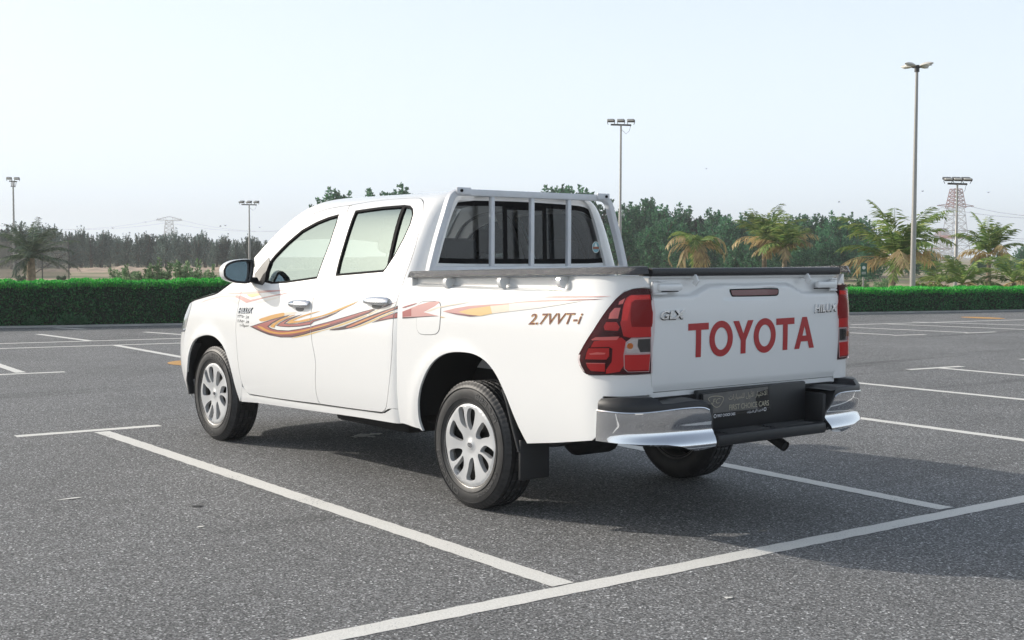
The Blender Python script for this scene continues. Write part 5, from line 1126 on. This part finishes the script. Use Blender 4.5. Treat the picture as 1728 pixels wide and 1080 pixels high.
# ------------------------------------------------------------------ shrubs
def shrub(px_x, dist, top_y, w, label, lm, group, seed, stems=5, leaf=0.075):
    r = np.random.default_rng(seed); p = at_dist(px_x, dist); h = CAM[2]-(top_y-429.5)*dist/FPX; root = empty('shrub', tuple(p)); tag(root, label, 'shrub', group); C = []; D = []; st = MB()
    for i in range(stems):
        a = r.uniform(0, 6.28); hh = h*r.uniform(0.62, 1.0); tip = np.array([w/2*math.cos(a)*r.uniform(0.2, 1), w/2*math.sin(a)*r.uniform(0.2, 1), hh]); st.tube([(0, 0, 0), tuple(tip*[0.6, 0.6, 0.5]), tuple(tip)], [0.02, 0.014, 0.006], 5)
        n = 170; t = r.uniform(0.15, 1.02, n); b = np.where(t[:, None] < 0.5, tip*[0.6, 0.6, 0.5]*(t[:, None]/0.5), tip*[0.6, 0.6, 0.5]+(tip-tip*[0.6, 0.6, 0.5])*((t[:, None]-0.5)/0.5)); d = r.normal(size=(n, 3)); d /= np.linalg.norm(d, axis=1, keepdims=True)
        C.append(b+d*(0.13*w*(1.15-t*0.75))[:, None]); D.append(d+[0, 0, 0.5])
    soup('foliage', leaf_quads(np.concatenate(C), np.concatenate(D), leaf, 0.6), lm, root); st.build('stem', BARK, root)
for i, (x, d_, ty, w) in enumerate(((238, 33, 448, 0.9), (252, 35, 456, 0.8), (268, 33, 440, 0.9), (296, 34, 446, 0.9), (318, 33, 438, 1.15), (346, 34, 442, 0.7), (222, 38, 446, 1.0), (205, 40, 456, 0.9), (330, 36, 452, 0.9), (283, 35, 456, 0.9))):
    shrub(x, d_, ty, w, 'upright pale leaved shrub poking above the tall hedge', L_PALE, 'pale shrubs above the tall hedge', 300+i, stems=7)
for i, (x, d_, ty, w) in enumerate(((1432, 37, 478, 0.6), (1446, 38, 470, 0.7), (1472, 39, 470, 0.8), (1496, 40, 466, 0.9), (1420, 40, 476, 0.8), (1545, 40, 474, 0.9), (1565, 41, 468, 0.9), (1600, 44, 478, 1.2), (1650, 45, 476, 1.3), (1690, 46, 474, 1.3), (1735, 44, 472, 1.2))):
    shrub(x, d_, ty, w, 'leafy pale green bush at the foot of the coconut palms', L_PALE if i < 4 else L_PALM, 'bushes under the palms', 330+i, stems=7)
for i, (x, d_, ty) in enumerate(((30, 50, 466), (105, 52, 466), (20, 44, 472))):
    shrub(x, d_, ty, 0.8, 'low grassy tuft near the date palm', L_DATE, 'tufts round the date palm', 360+i, stems=4)
# sand mounds before the far trees
for i, (x, d_, w, h_) in enumerate(((150, 98, 9, 0.22), (205, 100, 10, 0.30), (262, 96, 9, 0.2), (330, 98, 12, 0.3), (395, 99, 10, 0.3))):
    p = at_dist(x, d_); P = []
    for a in np.linspace(-1, 1, 27):
        row = []
        for b in np.linspace(-1, 1, 15): z = h_*max(0, (1-a*a))*max(0, (1-b*b))*(1+0.25*math.sin(9*a+i)+0.2*math.sin(17*a+3*b+i)); row.append((a*w/2, b*3.0, z-0.04))
        P.append(row)
    ang = math.atan2(CR[1], CR[0]); o = MB().grid(np.array(P)).build('sand_mound', mat('mound_sand', (0.40, 0.30, 0.22), 0.95, noise=(0.9, 0.35)), None); o.location = tuple(p); o.rotation_euler = (0, 0, ang); tag(o, 'low mound of pinkish sand before the far trees', 'mound', kind='structure')

# ------------------------------------------------------------------ wire fence
fp0, fp1 = at_dist(-60, 70), at_dist(116, 66); fdir = (fp1-fp0)/np.linalg.norm(fp1-fp0); FL = float(np.linalg.norm(fp1-fp0)); fh = 1.85
fence = empty('wire_fence', tuple(fp0)); tag(fence, 'sagging dark wire mesh fence with thin posts behind the date palm', 'fence')
NET = bpy.data.materials.new('fence_net'); NET.use_nodes = True; nt = NET.node_tree; b = nt.nodes['Principled BSDF']; b.inputs['Base Color'].default_value = (0.20, 0.19, 0.17, 1); tr = nt.nodes.new('ShaderNodeBsdfTransparent'); mxs = nt.nodes.new('ShaderNodeMixShader'); mxs.inputs[0].default_value = 0.6
nt.links.new(tr.outputs[0], mxs.inputs[1]); nt.links.new(b.outputs[0], mxs.inputs[2]); nt.links.new(mxs.outputs[0], nt.nodes['Material Output'].inputs[0])
np_ = 4
for i in range(np_):
    a, c = fdir*FL*i/np_, fdir*FL*(i+1)/np_; MB().add([tuple(a+[0, 0, 0.05]), tuple(c+[0, 0, 0.05]), tuple(c+[0, 0, fh]), tuple(a+[0, 0, fh])], [(0, 1, 2, 3)]).build('net_panel', NET, fence, None)
FPM = mat('fence_post', (0.06, 0.06, 0.06), 0.6)
for i in range(np_+1): MB().tube([tuple(fdir*FL*i/np_), tuple(fdir*FL*i/np_+np.array([0, 0, fh+0.05]))], 0.03, 8).build('post', FPM, fence)
MB().tube([tuple(fdir*(FL-2.6)), tuple(fdir*FL+np.array([0, 0, fh*0.75]))], 0.025, 6).build('brace', FPM, fence)
MB().tube([tuple(np.array([0, 0, fh])), tuple(fdir*FL+np.array([0, 0, fh]))], 0.012, 5).build('top_wire', FPM, fence)

# ------------------------------------------------------------------ lamp posts
POLE = mat('lamp_pole', (0.33, 0.32, 0.30), 0.45, metal=0.4); HEAD = mat('lamp_head', (0.62, 0.60, 0.55), 0.45); HDK = mat('lamp_dark', (0.05, 0.05, 0.05), 0.5); LGL = mat('lamp_lens_glass', (0.6, 0.6, 0.58), 0.2)
p = at_dist(1541, 34.2); top = CAM[2]+(429-128)*34.2/FPX
lp = empty('street_lamp', tuple(p)); tag(lp, 'tall grey lamp post with four cobra heads behind the low hedge', 'street lamp')
MB().tube([(0, 0, 0), (0, 0, 2.2), (0, 0, 2.25), (0, 0, top)], [0.072, 0.066, 0.060, 0.036], 12).build('pole', POLE, lp); MB().box((0.05, 0, 0.8), (0.02, 0.1, 0.35), bev=0.004).build('access_door', POLE, lp)
MB().tube([(0, 0, top-0.12), (0, 0, top+0.05)], 0.062, 12).build('collar', HDK, lp)
ra_ = math.atan2(CR[1], CR[0])
for a in (R(12), R(102), R(192), R(282)):
    aa = ra_+a+R(25); u = np.array([math.cos(aa), math.sin(aa), 0]); o = MB().tube([tuple(np.array([0, 0, top-0.02])), tuple(u*0.13+[0, 0, top+0.01])], 0.022, 6); o.build('arm', HDK, lp)
    V = MB(); n = 12; rows = []
    for j in range(n+1):
        q = j/n; wv_ = 0.085*math.sin(math.pi*min(1, 0.12+0.88*q)**0.8)**0.6+0.012; hv_ = 0.055*math.sin(math.pi*min(1, 0.1+0.9*q))**0.7+0.01; c = u*(0.12+0.36*q)+np.array([0, 0, top+0.015+0.035*q]); sd_ = np.array([-u[1], u[0], 0])
        rows.append([tuple(c+sd_*wv_*math.cos(t)+np.array([0, 0, 1])*hv_*math.sin(t)*(1.0 if math.sin(t) > 0 else 0.35)) for t in np.linspace(0, 2*math.pi, 13)])
    hdm = V.grid(np.array(rows)).build('lamp_head', HEAD, lp)
    MB().box(tuple(u*0.33+[0, 0, top+0.012]), (0.16, 0.12, 0.02), rot=Matrix.Rotation(aa, 3, 'Z'), bev=0.006).build('lens', LGL, hdm)
def floodlight(px_x, dist, top_y, label, nh=3, r0=0.09, span_=0.95, frame=False, rot=0.0, hs=1.0):
    p = at_dist(px_x, dist); top = CAM[2]+(429-top_y)*dist/FPX; root = empty('floodlight_mast', tuple(p)); root.rotation_euler = (0, 0, ra_+rot); tag(root, label, 'floodlight mast')
    MB().tube([(0, 0, 0), (0, 0, top*0.45), (0, 0, top*0.455), (0, 0, top)], [r0, r0*0.85, r0*0.72, r0*0.5], 10).build('pole', POLE, root)
    MB().tube([(-span_/2, 0, top), (span_/2, 0, top-0.02)], 0.04*hs, 8).build('crossbar', HDK, root)
    if frame:
        for zz_ in (-0.35,): MB().tube([(-span_*0.3, 0, top+zz_), (span_*0.3, 0, top+zz_)], 0.03*hs, 6).build('crossbar', HDK, root)
        for sx in (-1, 1): MB().tube([(sx*span_*0.22, 0, top-0.35), (sx*span_*0.22, 0, top)], 0.025*hs, 6).build('frame_upright', HDK, root)
    for i in range(nh):
        cx = (i-(nh-1)/2)*span_/max(1, nh-1)*0.98; rm = Matrix.Rotation(R(14), 3, 'X')
        MB().tube([(cx-0.13*hs, 0, top+0.0), (cx-0.17*hs, 0, top+0.10*hs), (cx-0.16*hs, 0, top+0.16*hs)], 0.014*hs, 5).build('bracket', HDK, root); MB().tube([(cx+0.13*hs, 0, top+0.0), (cx+0.18*hs, 0, top+0.10*hs), (cx+0.17*hs, 0, top+0.16*hs)], 0.014*hs, 5).build('bracket', HDK, root)
        h = MB().box((cx, 0.02, top+0.19*hs), (0.34*hs, 0.42*hs, 0.11*hs), rot=rm, bev=0.02).build('lamp_head', HDK, root); MB().box((cx-0.05*hs, -0.22*hs, top+0.18*hs), (0.30*hs, 0.10*hs, 0.06*hs), rot=rm, bev=0.01).build('visor', HEAD, h)
    cb = [(span_*0.45*math.cos(t)+0.05, 0.03, top-0.02-0.45*math.sin(t)**1.0*(1 if True else 0)) for t in np.linspace(0, math.pi*0.85, 9)]
    MB().tube([(span_/2-0.02, 0.02, top-0.02), (span_/2-0.08, 0.02, top-0.28), (span_/4, 0.02, top-0.42), (0.03, 0.02, top-0.22)], 0.008, 4).build('cable', HDK, root)
floodlight(1046, 60, 212, 'floodlight mast with three heads rising behind the load rack', 3, 0.085, 0.95)
floodlight(1613, 56, 314, 'floodlight mast with three heads in front of the power pylon', 3, 0.075, 0.80)
floodlight(421, 95, 349, 'slim floodlight mast rising above the door mirror', 3, 0.085, 1.1)
floodlight(24, 92, 318, 'floodlight mast with a framed pair of lamps behind the date palm', 2, 0.10, 0.5, True, rot=0.4)
# sign
p = at_dist(1458, 34.5); sz_ = CAM[2]-(452-429)*34.5/FPX; sg_ = empty('road_sign', tuple(p)); sg_.rotation_euler = (0, 0, ra_); tag(sg_, 'small green sign with white symbol on a thin post by the bushes', 'sign')
MB().tube([(0, 0.02, 0), (0, 0.02, sz_+0.16)], 0.022, 8).build('post', POLE, sg_); bd = MB().box((0, 0, sz_), (0.17, 0.02, 0.36), bev=0.006).build('board', mat('sign_green', (0.02, 0.10, 0.06), 0.5), sg_)
WHS = mat('sign_white', (0.7, 0.72, 0.7), 0.5)
MB().lathe([(0.0, -0.0135), (0.045, -0.0135), (0.045, -0.010)], 16).build('symbol', WHS, bd).location = (0, 0, sz_+0.06)
for zz_ in (-0.06, -0.10): MB().box((0, -0.012, sz_+zz_), (0.11, 0.004, 0.014)).build('text_line', WHS, bd)

# ------------------------------------------------------------------ power pylons and lines
PYW = mat('pylon_white', (0.45, 0.45, 0.46), 0.6); PYR = mat('pylon_red', (0.30, 0.12, 0.11), 0.6); PYG = mat('pylon_steel', (0.30, 0.31, 0.32), 0.6)
def lattice(mb_, z0, z1, w0, w1, nseg, r):
    C = [(-1, -1), (1, -1), (1, 1), (-1, 1)]
    for cx, cy in C: mb_.tube([(cx*w0/2, cy*w0/2, z0), (cx*w1/2, cy*w1/2, z1)], r, 4)
    for i in range(nseg):
        za, zb = z0+(z1-z0)*i/nseg, z0+(z1-z0)*(i+1)/nseg; wa, wb = w0+(w1-w0)*i/nseg, w0+(w1-w0)*(i+1)/nseg
        for k in range(4):
            (ax_, ay_), (bx2, by2) = C[k], C[(k+1) % 4]
            mb_.tube([(ax_*wa/2, ay_*wa/2, za), (bx2*wb/2, by2*wb/2, zb)], r*0.6, 3); mb_.tube([(bx2*wa/2, by2*wa/2, za), (ax_*wb/2, ay_*wb/2, zb)], r*0.6, 3); mb_.tube([(ax_*wb/2, ay_*wb/2, zb), (bx2*wb/2, by2*wb/2, zb)], r*0.6, 3)
def pylon(px_x, dist, top_y, base_w, label, kind):
    p = at_dist(px_x, dist); H = CAM[2]+(429-top_y)*dist/FPX; root = empty('power_pylon', tuple(p)); root.rotation_euler = (0, 0, ra_+0.25); tag(root, label, 'pylon'); r = 0.00033*dist
    if kind == 0:
        b_ = MB(); lattice(b_, 0, H*0.72, base_w, base_w*0.52, 7, r); b_.build('tower_legs', PYW, root); b_ = MB(); lattice(b_, H*0.72, H*0.98, base_w*0.62, base_w*0.36, 5, r*1.2); b_.build('tower_head', PYR, root)
        b_ = MB(); lattice(b_, H*0.30, H*0.34, base_w*0.92, base_w*0.90, 2, r*1.4); b_.build('red_band', PYR, root)
        for zf, wd in ((0.74, 1.5), (0.40, 1.1)):
            W_ = base_w*wd
            for sx in (-1, 1):
                a_ = MB(); a_.tube([(sx*base_w*0.3, 0, H*zf), (sx*W_*0.62, 0, H*zf+0.01*H)], r*0.9, 4); a_.tube([(sx*base_w*0.3, 0, H*(zf+0.04)), (sx*W_*0.62, 0, H*zf+0.01*H)], r*0.7, 4)
                a_.build('crossarm', PYR if zf > .5 else PYW, root)
    else:
        b_ = MB(); lattice(b_, 0, H*0.90, base_w, base_w*0.45, 9, r); b_.build('tower_legs', PYG, root); a_ = MB(); W_ = 8.5*dist/900
        for sx in (-1, 1):
            a_.tube([(0, 0, H), (sx*W_*0.55, 0, H*0.955), (sx*W_, 0, H*0.91)], r*0.9, 4); a_.tube([(0, 0, H*0.90), (sx*W_, 0, H*0.91)], r*0.9, 4); a_.tube([(sx*W_*0.9, 0, H*0.91), (sx*W_*0.9, 0, H*0.955)], r, 4)
            for q in (0.2, 0.4, 0.6, 0.8): a_.tube([(sx*W_*q, 0, H*0.902), (sx*W_*(q+0.1), 0, H*(1-0.09*(q+0.1)))], r*0.5, 3)
        a_.build('crossarm', PYG, root)
    return p, H
pA, HA_ = pylon(1611, 420, 320, 7.0, 'large red and white lattice power pylon beyond the palms', 0)
pB, HB_ = pylon(1589, 800, 384, 10.0, 'small distant red and white pylon beside the large one', 0)
pC, HC_ = pylon(286, 800, 370, 9.0, 'faint wide armed pylon above the far tree row', 1)
WIRE = mat('power_wire', (0.18, 0.18, 0.19), 0.6)
def wire(a, b, sag, r, label):
    a, b = np.array(a, float), np.array(b, float); mid = (a+b)/2; pts = [tuple(a+(b-a)*t-np.array([0, 0, 4*sag*t*(1-t)])-a) for t in np.linspace(0, 1, 17)]; o = MB().tube(pts, r, 4).build('power_line', WIRE, None); o.location = tuple(a); tag(o, label, 'power line', 'power lines on the pylons')
for dz, off in ((0.745, 4.2), (0.725, -4.2), (0.42, 3.2), (0.40, -3.2)):
    s_ = np.array([CR[0], CR[1], 0])*off; a = pA+s_+[0, 0, HA_*dz]
    wire(a, at_dist(1900, 470, HA_*dz*1.02), 3.0, 0.05, 'thin power line strung from the large red and white pylon'); wire(a, at_dist(1400, 700, HA_*dz*1.10), 3.0, 0.05, 'thin power line strung from the large red and white pylon')
for dz, off in ((0.90, 8), (0.90, -8)):
    s_ = np.array([CR[0], CR[1], 0])*off; a = pC+s_+[0, 0, HC_*dz]; wire(a, at_dist(560, 900, HC_*0.95), 6.0, 0.06, 'faint power line hanging from the wide armed pylon'); wire(a, at_dist(-60, 900, HC_*0.95), 6.0, 0.06, 'faint power line hanging from the wide armed pylon')
# birds
BIRD = mat('bird_dark', (0.04, 0.04, 0.045), 0.8)
for x, y in ((1192, 285), (1416, 341), (1557, 323), (1668, 325), (190, 385), (246, 375), (372, 382), (380, 381), (438, 384)):
    d = ray((x, y)); c = CAM+d/np.linalg.norm(d)*130; b_ = MB().tube([(-0.11, 0, 0), (0, 0, 0.02), (0.12, 0, 0)], [0.02, 0.04, 0.01], 6); b_.add([(-0.03, 0, 0.02), (0.05, 0, 0.02), (0.02, 0.24, 0.09), (-0.03, 0.22, 0.08)], [(0, 1, 2, 3)]); b_.add([(-0.03, 0, 0.02), (0.05, 0, 0.02), (0.02, -0.24, 0.09), (-0.03, -0.22, 0.08)], [(0, 1, 2, 3)])
    o = b_.build('bird', BIRD, None); o.location = tuple(c); o.rotation_euler = (0, 0, random.uniform(0, 6)); tag(o, 'tiny dark bird flying in the pale sky', 'bird', 'birds in the sky')
# ------------------------------------------------------------------ haze
HZ = bpy.data.materials.new('haze_air'); HZ.use_nodes = True; nt = HZ.node_tree; nt.nodes.remove(nt.nodes['Principled BSDF']); pv = nt.nodes.new('ShaderNodeVolumePrincipled'); pv.inputs['Density'].default_value = 0.0010; pv.inputs['Color'].default_value = (0.97, 0.985, 1.0, 1); pv.inputs['Anisotropy'].default_value = 0.2
nt.links.new(pv.outputs[0], nt.nodes['Material Output'].inputs['Volume'])
hzb = MB().box((0, 0, 16.5), (2040, 2040, 35)).build('haze', HZ, None, None); tag(hzb, 'pale warm haze in the air over the whole car park', 'haze', kind='stuff')
